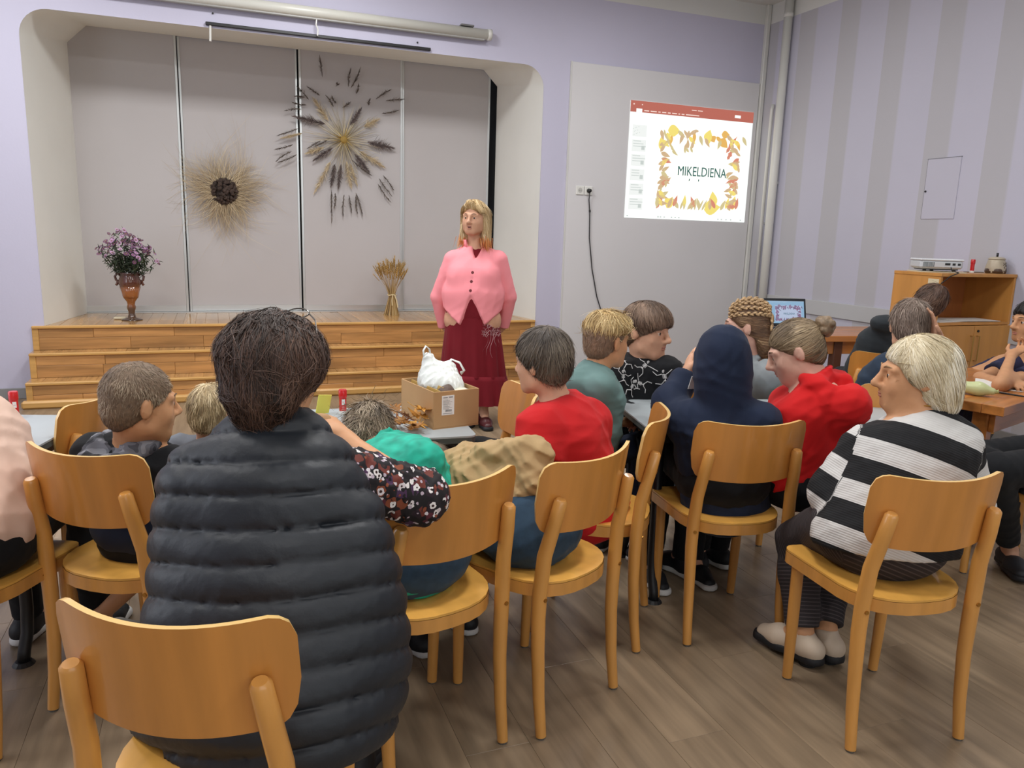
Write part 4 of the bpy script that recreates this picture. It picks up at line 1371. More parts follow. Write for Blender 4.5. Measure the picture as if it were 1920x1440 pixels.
for i in range(110):
    a = nrm(r.normal(size=3)); a[1] = -abs(a[1])
    c_ = a * np.array([.115, .07, .115])
    MB().ball((0, 0, 0), (.021, .012, .021), 6, 4).build('dry_floret', mat('dark brown floret', '#3d2f28', .8, objrand=.35, bump=(120, .8, .004)), w2, loc=Vector(c_ + [0, -.03, 0])).rotation_euler = (i, i * 2, 0)
MB().ball((0, -.03, 0), (.10, .055, .10), 14, 8).build('core', mat('dark brown core', '#2b211d', .9), w2)
o = MB().cbox((-.05, -.03, 0), (.05, .03, .02), .006).build('folded_cloth', mat('cream rag', '#c9bfa6', .9, bump=(30, .5, .005)))
o.location = (-.80, 7.45, SZ + .001)
tag(o, 'small crumpled cream rag on the stage behind the vase foot', 'rag')

# ------------------------------------------------------------------ people
RI, AW, UP = V3((.935, -.354, 0)), V3((.354, .935, 0)), V3((0, 0, 1))     # right / away as the room is seen, up
def DV(r, a, u=0.0):
    return nrm(RI * r + AW * a + UP * u)

def skin_mat(name, c):
    return mat(name, c, .55, noise=(25, .05), bump=(220, .05, .001), sub=.08, spec=.35)
SK = skin_mat('light skin', '#cf9f82')
SK2 = skin_mat('tanned skin', '#c8946c')
SK3 = skin_mat('pale skin', '#d9ac98')
M_eye = mat('eye white', '#d9d4cd', .2)
M_iris = mat('iris', '#33281f', .2)
M_lip = mat('lips', '#bd7f6c', .5)
M_brow = mat('brow', '#6b543f', .8)

def hand(V, w, d, n, s=1.0, curl=.5, side=1, k=.008):
    """palm, four bent fingers and a thumb; w wrist, d pointing direction, n palm normal (towards the palm side)"""
    w, d, n = V3(w), nrm(d), nrm(n)
    n = nrm(n - d * (n @ d))
    a = np.cross(d, n) * side
    V.cone(w - d * .02 * s, w + d * .03 * s, .026 * s, .026 * s, k=.02)
    V.ell(w + d * .055 * s, (.052 * s, .041 * s, .016 * s), (d, a, n), k=.015)
    for i, L in enumerate((.066, .076, .071, .055)):
        b = w + d * (.094 - .004 * abs(i - 1.3)) * s + a * (1.5 - i) * .0195 * s
        ang = 0
        r0 = .0088 * s
        dirv = d + a * (1.5 - i) * .05
        for j, q in enumerate((.46, .31, .23)):
            ang += curl * (.55 if j == 0 else .8)
            dd = nrm(dirv * math.cos(ang) + n * math.sin(ang))
            e = b + dd * L * s * q
            V.cone(b, e, r0, r0 * .9, k=.004)
            b, r0 = e, r0 * .92
    b = w + d * .03 * s + a * .036 * s
    t1 = nrm(d * .65 + a * .7 + n * .25)
    e = b + t1 * .038 * s
    V.cone(w + d * .02 * s + a * .015 * s, b, .017 * s, .0135 * s, k=.012).cone(b, e, .0125 * s, .0105 * s, k=.006)
    V.cone(e, e + nrm(d * .9 + a * .15 + n * (.2 + curl * .4)) * .03 * s, .0102 * s, .0085 * s, k=.004)

def head_prims(V, c, r, f, u, s, jaw=1.0, lid=.58):
    L = lambda x, y, z: c + (r * x + f * y + u * z) * s
    ax = (r, f, u)
    V.ell(L(0, -.014, .035), (.0735 * s, .093 * s, .082 * s), ax, k=.02)
    V.ell(L(0, .022, -.025), (.060 * s * jaw, .066 * s, .080 * s), ax, k=.03)
    V.cone(L(-.012, .070, -.088), L(.012, .070, -.088), .0185 * s, .0185 * s, k=.03)
    for q in (-1, 1):
        V.cone(L(q * .046 * jaw, .012, -.068), L(q * .022, .062, -.086), .02 * s, .018 * s, k=.03)
        V.ell(L(q * .034, .058, -.028), (.026 * s, .022 * s, .026 * s), ax, k=.035)
        V.cone(L(q * .012, .088, .026), L(q * .048, .070, .024), .010 * s, .010 * s, k=.015)
        V.ell(L(q * .032, .096, .006), (.017 * s, .014 * s, .011 * s), ax, k=.012, op=-1)
        zl = .0042 + .006 - .02 * lid
        V.ell(L(q * .0318, .0755, .0042), .0130 * s, ax, k=.003, cuts=((L(q * .0318, .08, zl), -u),))
        V.ell(L(q * .0318, .0755, .0042), .0128 * s, ax, k=.003, cuts=((L(q * .0318, .08, -.0035), u),))
        V.ell(L(q * .012, .100, -.030), (.0095 * s, .010 * s, .008 * s), ax, k=.008)
        e = nrm(r * q * .95 + f * .32)
        g = nrm(np.cross(u, e))
        V.ell(L(q * .077, -.008, -.004), (.010 * s, .019 * s, .031 * s), (e, g, nrm(u - f * .15)), k=.008)
        V.ell(L(q * .089, .000, .0), (.007 * s, .010 * s, .017 * s), (e, g, u), k=.006, op=-1)
    V.cone(L(0, .089, .016), L(0, .113, -.022), .0085 * s, .0110 * s, k=.012)
    V.ell(L(0, .1135, -.025), (.0115 * s, .011 * s, .0105 * s), ax, k=.008)
    V.ell(L(0, .079, -.052), (.026 * s, .018 * s, .018 * s), ax, k=.02)

def face_parts(root, c, r, f, u, s, brow=None, lip=None, mouth=0.0):
    L = lambda x, y, z: Vector(c + (r * x + f * y + u * z) * s)
    M = Matrix(((r[0], f[0], u[0]), (r[1], f[1], u[1]), (r[2], f[2], u[2]))).to_4x4()
    for q in (-1, 1):
        b = MB().ball((0, 0, 0), .0120 * s, 14, 9, M)
        e = b.build('eye', M_eye, root, smooth=True, loc=L(q * .0318, .0752, .0042))
        MB().ball((0, 0, 0), (.0064 * s, .002 * s, .0064 * s), 12, 6, M).build('iris', M_iris, e, smooth=True, loc=Vector(f * .0108 * s))
        MB().tube([L(q * .014, .0945, .028), L(q * .030, .0915, .034), L(q * .048, .0775, .0295)], [.0018 * s, .0026 * s, .0012 * s], 6).build('eyebrow', brow or M_brow, root, smooth=True)
    o = .004 * mouth
    MB().tube([L(-.023, .0875, -.057), L(-.011, .0955, -.0535 + o * .4), L(0, .0970, -.0545 + o * .4), L(.011, .0955, -.0535 + o * .4), L(.023, .0875, -.057)], [.0015 * s, .004 * s, .0042 * s, .004 * s, .0015 * s], 8).build('upper_lip', lip or M_lip, root, smooth=True)
    MB().tube([L(-.022, .0875, -.058), L(-.010, .0945, -.0630 - o), L(.010, .0945, -.0630 - o), L(.022, .0875, -.058)], [.0015 * s, .0046 * s, .0046 * s, .0015 * s], 8).build('lower_lip', lip or M_lip, root, smooth=True)
    if mouth:
        MB().ball(L(0, .094, -.0585), (.015 * s, .008 * s, .004 * s), 10, 6, M).build('mouth_gap', mat('mouth dark', '#4a2622', .6), root, smooth=True)

def hair(root, c, r, f, u, s, prims, cuts, colors, flow, n=1500, L=.045, lift=.05, wid=.004, h=.005, k=.02, name='hair', jit=.25, seed=1, disp=.003, mask=None):
    """volume of hair in the head frame plus strands that follow it"""
    B = np.stack([r, f, u])                      # rows
    W = lambda p: c + (V3(p) * s) @ B
    v = Vol()
    for p in prims:
        cp = tuple((W(q), V3(nn) @ B) for q, nn in (cuts if len(p) < 6 else p[5]))
        if p[0] == 'e':
            v.ell(W(p[1]), V3(p[2]) * s, (r, f, u), k=k, cuts=cp)
        else:
            v.cone(W(p[1]), W(p[2]), p[3] * s, p[4] * s, k=k, cuts=cp)
    me = v.mesh(name, h, folds(seed, disp, .03) if disp else None)
    base = link(name, me, mat('hair base ' + colors[0][1:] + colors[1][1:], colors[1], .6, noise=(70, .3), bump=(140, .4, .003)), root)
    nv = len(me.vertices)
    co = np.empty(nv * 3); me.vertices.foreach_get('co', co); co = co.reshape(-1, 3)
    no = np.empty(nv * 3); me.vertex_normals.foreach_get('vector', no); no = no.reshape(-1, 3)
    bvh = BVHTree.FromPolygons([tuple(x) for x in co], [tuple(p.vertices) for p in me.polygons])
    rr = np.random.default_rng(seed)
    pick = rr.integers(0, nv, n * 2)
    loc = ((co[pick] - c) / s) @ B.T
    if mask is not None:
        ok = mask(loc)
        pick, loc = pick[ok], loc[ok]
    pick, loc = pick[:n], loc[:n]
    # neighbouring strands share a lock: same swing, same tone
    fq = rr.normal(size=(3, 3)) * 55
    lock = np.sin(loc @ fq[0]) + np.sin(loc @ fq[1] + 1) + np.sin(loc @ fq[2] + 2)
    tone = np.clip(.5 + lock * .17 + rr.normal(size=len(loc)) * .16, 0, 1)
    d = flow(loc) @ B
    d += rr.normal(size=d.shape) * jit * .45 + (np.sin(loc @ fq.T * .8) @ rr.normal(size=(3, 3))) * jit * .35
    d /= np.linalg.norm(d, axis=1)[:, None] + 1e-9
    out = []
    for i, vi in enumerate(pick):
        p = co[vi].copy(); nn = no[vi]; dd = d[i]
        n0 = nn
        ll = L * s * rr.uniform(.6, 1.25)
        st = 5
        fly = rr.uniform(.2, 1.0) if rr.uniform() > .12 else rr.uniform(1.5, 3.5)
        pts = [p + nn * .0006]
        for j in range(st):
            dd = dd - nn * (dd @ nn)
            dd /= np.linalg.norm(dd) + 1e-9
            q = p + dd * ll / st
            hit = bvh.find_nearest(Vector(q))
            if hit[0] is not None and (Vector(q) - hit[0]).length < .03:
                p = np.array(hit[0]); nn = np.array(hit[1])
            else:
                p = q
            pts.append(p + nn * (.0012 + .002 * max(0, lock[i]) * (j + 1) / st + lift * ll * ((j + 1) / st) ** 1.5 * fly))
        out.append((np.array(pts), wid * rr.uniform(.6, 1.3), n0, tone[i]))
    ribbons('hair_strands', out, mat('hair ' + '_'.join(x[1:] for x in colors), colors[1], .55, strands=colors), base, seed)
    return base

CROWN = V3((0, -.045, .115))
def flow_short(fr=.3):
    def g(P):
        d = P - CROWN
        d[:, 1] += np.where(P[:, 1] > .02, fr, 0) * .1
        d[:, 2] -= .02
        return d / (np.linalg.norm(d, axis=1)[:, None] + 1e-9)
    return g
def flow_const(v, side=0.0):
    v = V3(v)
    def g(P):
        d = np.tile(v, (len(P), 1))
        d[:, 0] += side * P[:, 0]
        return d / np.linalg.norm(d, axis=1)[:, None]
    return g
HAIRCUT = [((0, .088, .060), (0, .147, -.16))]        # plane from the forehead hairline to the nape
def cap(t=.010, back=.0, cut=HAIRCUT):
    return [('e', (0, -.014, .036), (.0735 + t, .093 + t, .083 + t), 0, 0, cut), ('e', (0, -.040, -.015), (.064 + t * .6, .062 + t * .7, .066 + back), 0, 0, cut)]

class Person:
    def __init__(s, name, label, pel, neck, head, fwd, face, scale=1.0, girth=1.0, hs=1.0, up=None, skin=SK, sw=.165, cw=1.0, tilt=0.0, group=None, seed=1, jaw=1.0, **J):
        s.s, s.w, s.hs, s.seed, s.jaw, s.cw = scale, girth, hs, seed, jaw, cw
        s.pel, s.neck, s.hd = V3(pel), V3(neck), V3(head)
        s.fwd = nrm(fwd)
        sp = nrm(s.neck - s.pel)
        s.sp = sp
        s.lat = nrm(np.cross(s.fwd, UP)) if 'lat' not in J else nrm(J['lat'])
        s.fr = nrm(np.cross(sp, s.lat)) * -1            # chest front
        if s.fr @ s.fwd < 0: s.fr = -s.fr
        s.f = nrm(face)
        u = nrm(up) if up is not None else UP
        s.u = nrm(u - s.f * (u @ s.f))
        s.r = np.cross(s.f, s.u)
        q = scale
        g = lambda k, d: V3(J[k]) if k in J else d
        b = s.neck - sp * .055 * q
        s.sl, s.sr = g('sl', b - s.lat * sw * q), g('sr', b + s.lat * sw * q)
        s.el = g('el', s.sl + s.fr * .13 * q - UP * .22 * q - s.lat * .03)
        s.er = g('er', s.sr + s.fr * .13 * q - UP * .22 * q + s.lat * .03)
        s.wl = g('wl', s.el + s.fwd * .22 * q + UP * .04 * q + s.lat * .06)
        s.wr = g('wr', s.er + s.fwd * .22 * q + UP * .04 * q - s.lat * .06)
        sit = s.fwd * (0 if J.get('stand') else .045 * q)
        s.hl, s.hr = s.pel - s.lat * .082 * q * s.w + sit, s.pel + s.lat * .082 * q * s.w + sit
        s.kl = g('kl', s.hl + s.fwd * .40 * q - s.lat * .03 + UP * .02)
        s.kr = g('kr', s.hr + s.fwd * .40 * q + s.lat * .03 + UP * .02)
        dn = lambda k: V3((k[0], k[1], .085 * q)) + s.fwd * .03
        s.al, s.ar = g('al', dn(s.kl)), g('ar', dn(s.kr))
        s.tl, s.tr = g('tl', s.fwd), g('tr', s.fwd)
        s.dl, s.dr = g('dl', nrm(s.wl - s.el)), g('dr', nrm(s.wr - s.er))
        s.nl, s.nr = g('nl', -UP + s.lat * .3), g('nr', -UP - s.lat * .3)
        s.curl = J.get('curl', .45)
        s.skin = skin
        s.root = empty('person', (0, 0, 0), 0, label, 'person', group)
        gx = (s.pel + s.neck) / 2
        s.root.location = (0, 0, 0)

    def torso(s, V, pad, cuts=(), top=True, low=0.0, sh=True):
        q, w = s.s, s.w
        L = s.neck - s.pel
        belly, chest = s.pel + L * .36 + s.fr * .012 * w, s.pel + L * .70
        upper = s.neck - s.sp * .035 * q
        V.cone(s.pel - s.sp * low, belly, .108 * q * w + pad, .102 * q * w + pad, k=.05, lat=s.lat, kx=1.38, cuts=cuts)
        V.cone(belly, chest, .102 * q * w + pad, .098 * q * (w + 1) / 2 * s.cw + pad, k=.05, lat=s.lat, kx=1.45, cuts=cuts)
        V.cone(chest, upper, .098 * q * (w + 1) / 2 * s.cw + pad, .052 * q + pad, k=.05, lat=s.lat, kx=1.45, cuts=cuts)
        if sh:
            for t in (s.sl, s.sr):
                V.cone(upper - s.sp * .02 * q, t, .05 * q + pad, .052 * q + pad, k=.04, cuts=cuts)

    def arm(s, V, side, pad, upto=2.0, k=.03, cuff=0.0):
        q = s.s
        a, e, w = (s.sl, s.el, s.wl) if side < 0 else (s.sr, s.er, s.wr)
        t = min(upto, 1.0)
        p = a + (e - a) * t
        ra, re, rw = .05 * q * (1 + s.w) / 2, .040 * q * (1 + s.w) / 2, .028 * q
        cut = ()
        if upto < 1.0:
            cut = ((p, e - a),)
        V.cone(a, p if upto >= 1 else p + nrm(e - a) * .03, ra + pad, ra + (re - ra) * t + pad + cuff, k=k, cuts=cut)
        if upto > 1.0:
            t2 = upto - 1
            p2 = e + (w - e) * t2
            V.cone(e, p2 + (nrm(w - e) * .03 if t2 < 1 else 0), re + pad, re + (rw - re) * t2 + pad + cuff, k=k, cuts=((p2, w - e),))

    def leg(s, V, side, pad, upto=1.0, k=.04):
        q = s.s
        h, kn, a = (s.hl, s.kl, s.al) if side < 0 else (s.hr, s.kr, s.ar)
        V.cone(h, kn, .080 * q * s.w + pad, .054 * q + pad, k=k)
        p = kn + (a - kn) * upto
        V.cone(kn, kn + (p - kn) * .4, .052 * q + pad, .05 * q + pad, k=.02)
        V.cone(kn + (p - kn) * .4, p + nrm(a - kn) * .03, .05 * q + pad, (.034 if upto > .8 else .045) * q + pad, k=.02, cuts=((p, a - kn),))

    def body(s, h=.007, hands=(1, 1), face=True, lid=.58, **fk):
        V = Vol()
        head_prims(V, s.hd, s.r, s.f, s.u, s.hs, s.jaw, lid)
        q = s.s
        V.cone(s.neck - s.sp * .03, s.hd - s.f * .022 * s.hs - s.u * .055 * s.hs, .056 * q, .050 * s.hs, k=.03)
        s.torso(V, -.006)
        for sd in (-1, 1):
            s.arm(V, sd, -.003)
            s.leg(V, sd, -.004, 1.0)
            t = s.tl if sd < 0 else s.tr
            a = s.al if sd < 0 else s.ar
            V.cone(a, a + nrm(t) * .11 * q - UP * .05 * q, .032 * q, .022 * q, k=.03)
            if hands[0 if sd < 0 else 1]:
                w, d, n = (s.wl, s.dl, s.nl) if sd < 0 else (s.wr, s.dr, s.nr)
                hand(V, w, d, n, q, s.curl, -1 if sd < 0 else 1)
        link('body', V.mesh('body', h, adapt=.12), s.skin, s.root)
        if face:
            face_parts(s.root, s.hd, s.r, s.f, s.u, s.hs, **fk)
        return s

    def top(s, m, sleeve=2.0, pad=.014, low=.06, h=.007, amp=.004, name='shirt', collar=True, disp=None, hood=None, cuts=(), sub=None, wl=.10, arms=True, extra=None, cuff=0.0, neckcut=.012, trunk=True, armk=.03, tcuts=(), hem=None):
        V = Vol()
        q = s.s
        nd = nrm(s.hd - s.neck)
        ncut = ((s.neck + nd * neckcut, nd),)
        if trunk:
            s.torso(V, pad, cuts=ncut + tuple(tcuts), low=low)
        if arms:
            for sd in (-1, 1):
                s.arm(V, sd, pad, sleeve, k=armk, cuff=cuff)
        if collar:
            ax1 = nrm(s.lat - nd * (s.lat @ nd)); ax2 = np.cross(nd, ax1)
            c0 = s.neck + nd * (neckcut - .004)
            for i in range(12):
                a, b = 2 * math.pi * i / 12, 2 * math.pi * (i + 1) / 12
                P = lambda w: c0 + (ax1 * math.cos(w) + ax2 * math.sin(w)) * .062 * q
                V.cone(P(a), P(b), .0085, .0085, k=.01)
        if hood == 'down':
            b = s.neck - s.fr * .055 * q
            for i in range(9):
                w0, w1 = math.radians(-88 + 176 * i / 9), math.radians(-88 + 176 * (i + 1) / 9)
                P = lambda w: s.neck - s.fr * math.cos(w) * .092 * q + s.lat * math.sin(w) * .10 * q + s.sp * (.012 - .035 * max(0, math.cos(w))) * q
                R_ = lambda w: (.022 + .016 * max(0, math.cos(w))) * q
                V.cone(P(w0), P(w1), R_(w0), R_(w1), k=.02)
            V.ell(s.neck - s.fr * .10 * q - s.sp * .075 * q, (.120 * q, .045 * q, .080 * q), (s.lat, s.fr, s.sp), k=.012)
            V.ell(s.neck - s.fr * .095 * q + s.sp * .012 * q, (.062 * q, .030 * q, .045 * q), (s.lat, s.fr, s.sp), k=.02, op=-1)
        if extra:
            extra(V)
        if hem is not None:
            cuts = tuple(cuts) + hem
        f = disp if disp is not None else folds(s.seed * 13, amp, wl)
        me = V.mesh(name, h, f, dmax=.006, cuts=cuts)
        return link(name, me, m, s.root)

    def pants(s, m, upto=1.0, pad=.012, h=.008, amp=.004, name='trousers', seat=True, wl=.12, waist=.08, disp=None):
        V = Vol()
        q = s.s
        V.cone(s.pel, s.pel + s.sp * waist, .112 * q * s.w + pad, .104 * q * s.w + pad, k=.04, lat=s.lat, kx=1.36, cuts=((s.pel + s.sp * waist, s.sp),))
        fo = nrm(s.fwd - s.lat * (s.fwd @ s.lat)); fo = nrm(fo - UP * fo[2]); lo_ = np.cross(fo, UP)
        V.ell(s.pel - s.fwd * .02 - UP * .015, (.145 * q * s.w + pad, .105 * q * s.w + pad, .085 * q + pad), (lo_, fo, UP), k=.04)
        for sd in (-1, 1):
            s.leg(V, sd, pad, upto)
        me = V.mesh(name, h, disp or folds(s.seed * 7 + 3, amp, wl), dmax=.006)
        return link(name, me, m, s.root)

    def shoes(s, m, sole, which=(1, 1), L=.25, name='shoe', heel=0.0):
        q = s.s
        out = []
        for i, sd in enumerate((-1, 1)):
            if not which[i]: continue
            a, t = (s.al, nrm(s.tl)) if sd < 0 else (s.ar, nrm(s.tr))
            sdv = nrm(np.cross(t, UP)); un = np.cross(sdv, t)
            z = -.085 * q
            h0 = a - t * .045 * q + un * z
            V = Vol()
            V.cone(h0 + un * .045 * q, h0 + t * .13 * q + un * .042 * q, .040 * q, .038 * q, k=.02)
            V.cone(h0 + t * .13 * q + un * .038 * q, h0 + t * (L - .045) * q + un * .030 * q, .040 * q, .026 * q, k=.02, lat=sdv, kx=1.25)
            V.cone(h0 + un * .05 * q + t * .03 * q, a + un * .0, .042 * q, .040 * q, k=.02)
            o = link(name, V.mesh(name, .006, cuts=((h0 + un * .020 * q, -un), (a + un * .015, un))), m, s.root)
            V = Vol()
            V.cone(h0 + un * .012 * q, h0 + t * .12 * q + un * .012 * q, .041 * q, .040 * q, k=.02, lat=sdv, kx=1.0)
            V.cone(h0 + t * .12 * q + un * .012 * q, h0 + t * (L - .042) * q + un * .012 * q, .042 * q, .036 * q, k=.02, lat=sdv, kx=1.15)
            V2 = V.mesh('sole', .006, cuts=((h0 + un * .030 * q, un), (h0 + un * .003, -un)))
            link('sole', V2, sole, o)
            out.append((o, h0, t, un, sdv))
        return out

def cloth(name, c, **k):
    k.setdefault('noise', (9, .06)); k.setdefault('bump', (160, .12, .002)); k.setdefault('rough', .85)
    return mat(name, c, sheen=.04, spec=.3, **k)
M_blackc = cloth('black cotton', '#101216')
M_navy = cloth('navy cotton', '#18233a')
M_jean = cloth('blue denim', '#2b4257', noise=(40, .15))
M_jeand = cloth('dark denim', '#26303e', noise=(40, .15))
M_wsole = mat('white rubber', '#d5d5d2', .5)
M_bsole = mat('black rubber', '#15161a', .6)
M_blackshoe = mat('black shoe fabric', '#16181c', .6)

# ---- stripes along a garment: float attribute 'u' measured along the nearest limb axis
def axis_attr(o, segs):
    me = o.data
    n = len(me.vertices)
    co = np.empty(n * 3); me.vertices.foreach_get('co', co); co = co.reshape(-1, 3)
    best = np.full(n, 1e9); u = np.zeros(n)
    for (a, b, off, rad) in segs:
        a, b = V3(a), V3(b)
        d = b - a; L = np.linalg.norm(d); d = d / L
        t = (co - a) @ d
        tc = np.clip(t, 0, L)
        dist = np.linalg.norm(co - a - tc[:, None] * d, axis=1) - rad
        k = dist < best
        best[k] = dist[k]; u[k] = (off + t)[k]
    at = me.attributes.new('u', 'FLOAT', 'POINT')
    at.data.foreach_set('value', u.astype(np.float32))

def striped(name, c0, c1, period, frac, phase=0.0, rib=0):
    m = bpy.data.materials.new(name)
    m.use_nodes = True
    k = NT(m)
    b = m.node_tree.nodes['Principled BSDF']
    b.inputs['Roughness'].default_value = .9
    at = k.n('ShaderNodeAttribute', _attribute_name='u')
    d = k.n('ShaderNodeMath', _operation='DIVIDE'); d.inputs[1].default_value = period
    a = k.n('ShaderNodeMath', _operation='ADD'); a.inputs[1].default_value = phase + 10
    fr = k.n('ShaderNodeMath', _operation='FRACT')
    gt = k.n('ShaderNodeMath', _operation='GREATER_THAN'); gt.inputs[1].default_value = frac
    k.link(at.outputs['Fac'], d.inputs[0]); k.link(d.outputs[0], a.inputs[0]); k.link(a.outputs[0], fr.inputs[0]); k.link(fr.outputs[0], gt.inputs[0])
    mx = k.n('ShaderNodeMix', _data_type='RGBA')
    mx.inputs[6].default_value = lin(c0); mx.inputs[7].default_value = lin(c1)
    k.link(gt.outputs[0], mx.inputs[0]); k.link(mx.outputs[2], b.inputs['Base Color'])
    if rib:
        w = k.n('ShaderNodeMath', _operation='MULTIPLY'); w.inputs[1].default_value = rib
        s_ = k.n('ShaderNodeMath', _operation='SINE')
        bp = k.n('ShaderNodeBump', Strength=.35, Distance=.001)
        k.link(at.outputs['Fac'], w.inputs[0]); k.link(w.outputs[0], s_.inputs[0]); k.link(s_.outputs[0], bp.inputs['Height']); k.link(bp.outputs[0], b.inputs['Normal'])
    return m

def floral(name):
    m = bpy.data.materials.new(name)
    m.use_nodes = True
    k = NT(m)
    b = m.node_tree.nodes['Principled BSDF']
    b.inputs['Roughness'].default_value = .8
    tc = k.n('ShaderNodeTexCoord')
    col = None
    base = lin('#171216')
    def layer(scale, r0, ramp, petals, seed, inner):
        nonlocal col
        mp = k.n('ShaderNodeMapping'); mp.inputs['Location'].default_value = (seed, seed * 2, seed * 3)
        k.link(tc.outputs['Object'], mp.inputs[0])
        nz = k.n('ShaderNodeTexNoise', Scale=scale * 2.4, Detail=1.0); k.link(mp.outputs[0], nz.inputs['Vector'])
        v = k.n('ShaderNodeTexVoronoi', Scale=scale); k.link(mp.outputs[0], v.inputs['Vector'])
        ad = k.n('ShaderNodeMath', _operation='MULTIPLY_ADD'); ad.inputs[1].default_value = petals
        k.link(nz.outputs[0], ad.inputs[0]); k.link(v.outputs['Distance'], ad.inputs[2])
        lt = k.n('ShaderNodeMath', _operation='LESS_THAN'); lt.inputs[1].default_value = r0 + petals * .5
        k.link(ad.outputs[0], lt.inputs[0])
        sp = k.n('ShaderNodeSeparateColor'); k.link(v.outputs['Color'], sp.inputs[0])
        rp = k.n('ShaderNodeValToRGB'); rp.color_ramp.interpolation = 'CONSTANT'
        e = rp.color_ramp.elements
        e[0].color = lin(ramp[0]); e[0].position = 0
        e[1].color = lin(ramp[-1]); e[1].position = (len(ramp) - 1) / len(ramp)
        for i, c_ in enumerate(ramp[1:-1]):
            q = e.new((i + 1) / len(ramp)); q.color = lin(c_)
        k.link(sp.outputs[0], rp.inputs[0])
        mx = k.n('ShaderNodeMix', _data_type='RGBA')
        if col is None: mx.inputs[6].default_value = base
        else: k.link(col, mx.inputs[6])
        k.link(rp.outputs[0], mx.inputs[7]); k.link(lt.outputs[0], mx.inputs[0])
        col = mx.outputs[2]
        if inner:
            l2 = k.n('ShaderNodeMath', _operation='LESS_THAN'); l2.inputs[1].default_value = inner
            k.link(v.outputs['Distance'], l2.inputs[0])
            m2 = k.n('ShaderNodeMix', _data_type='RGBA'); m2.inputs[7].default_value = lin('#3a1f1c')
            k.link(l2.outputs[0], m2.inputs[0]); k.link(col, m2.inputs[6])
            col = m2.outputs[2]
    layer(34, .50, ['#6d3026', '#171216', '#47294a', '#84442a', '#5a2430', '#2a1a24'], .5, 1.0, 0)
    layer(42, .34, ['#e9e2e0', '#d9cfd0', '#efe9e6', '#171216', '#e9e2e0'], .42, 4.0, .15)
    layer(66, .30, ['#d8d0d4', '#171216', '#b9a8b4', '#8d4a30'], .3, 9.0, 0)
    k.link(col, b.inputs['Base Color'])
    return m

# ================= woman in the pink jacket (standing)
p = Person('person', 'standing blonde woman in a pink jacket and dark red skirt facing the group', (1.752,5.374,0.787), (1.773,5.412,1.321), (1.749,5.375,1.518),
           DV(-.08, -1), DV(-.30, -.95, -.02), 1.0, 1.32, 1.02, skin=SK, sw=.165, seed=2, jaw=1.2, lat=DV(-1, .08),
           sl=(1.922,5.334,1.227), sr=(1.623,5.448,1.217), el=(2.019,5.350,0.961), er=(1.538,5.533,0.946), wl=(2.018,5.433,0.728), wr=(1.595,5.594,0.715),
           dl=DV(-.8, .1, -.5), dr=DV(.8, .1, -.5), nl=DV(0, 1), nr=DV(0, 1),
           kl=(1.841,5.364,0.385), kr=(1.751,5.398,0.383), al=(1.830,5.296,0.085), ar=(1.751,5.351,0.085), tl=DV(.25, -1), tr=DV(-.25, -1), stand=True)
p.body(.006, brow=mat('brow dark', '#5d4536', .8), mouth=1.3)
M_wine = cloth('wine red cloth', '#74121f')
M_pink = cloth('pink jersey', '#fb9aa2', noise=(6, .03))
# dress: bodice, flared skirt and ruffle
p.top(M_wine, 1.2, pad=.004, low=-.06, h=.008, name='dress_bodice', collar=False, neckcut=-.012)
def flare(root, c0, c1, r0, r1, lat, fr, m, name, flutes, amp, ry=.72, n=96, seg=12, seed=0):
    c0, c1 = V3(c0), V3(c1)
    b = MB()
    vs, fs = [], []
    for j in range(seg + 1):
        t = j / seg
        c_ = c0 + (c1 - c0) * t
        R_ = r0 + (r1 - r0) * t ** .8
        for i in range(n):
            w = 2 * math.pi * i / n
            q = 1 + amp * t * (math.sin(flutes * w + seed) + .5 * math.sin((flutes * 2 + 3) * w + 2 * seed)) 
            vs.append(c_ + (lat * math.cos(w) + fr * math.sin(w) * ry) * R_ * q)
    for j in range(seg):
        for i in range(n):
            i2 = (i + 1) % n
            fs.append((j * n + i, (j + 1) * n + i, (j + 1) * n + i2, j * n + i2))
    fs.append(tuple(range(n)))
    return b.add(vs, fs).build(name, m, root, smooth=True)
axc = (V3(p.kl) + V3(p.kr)) / 2
hemc = (1.782,5.400,0.155)
top_ = p.pel + UP * .06
mid_ = top_ + (V3(hemc) - top_) * .70
sk_ = flare(p.root, top_, mid_, .185, .245, p.lat, p.fr, M_wine, 'skirt', 11, .045, seed=1)
flare(p.root, mid_ + UP * .012, hemc, .250, .285, p.lat, p.fr, M_wine, 'skirt_ruffle', 17, .05, seed=4, seg=6)
# jacket, cut open at the neck and below the last button
bt = [(1.691,5.209,1.143), (1.681,5.200,1.080), (1.672,5.190,1.017)]
FRT = -AW
HEM = ((V3((1.600,5.199,0.770)), DV(-.64, 0, -.77)), (V3((1.759,5.139,0.776)), DV(.62, 0, -.78)))
def jk(V):
    for sd in (-1, 1):
        V.ell(p.pel + (p.neck - p.pel) * .60 + p.fr * .085 + p.lat * sd * .085, (.085, .07, .08), (p.lat, p.fr, p.sp), k=.06)
    V.cone(p.pel - UP * .08, p.pel + UP * .16, .150, .132, k=.04, lat=p.lat, kx=1.32, cuts=HEM)
    q0 = V3(bt[2]); 
    V.cone(q0 + AW * .02 - UP * .02, V3((1.678,5.168,0.766)) + AW * .03, .012, .105, k=.004, op=-1)
    V.cone((1.720,5.239,1.339), (1.693,5.218,1.187), .050, .003, k=.004, lat=p.fr, kx=4.0, op=-1)
p.top(M_pink, 2.0, pad=.016, low=.0, h=.0065, amp=.0025, name='jacket', collar=False, extra=jk, neckcut=.0, wl=.16, armk=.008, tcuts=HEM)
b = MB()
nd = nrm(p.hd - p.neck)
pts = []
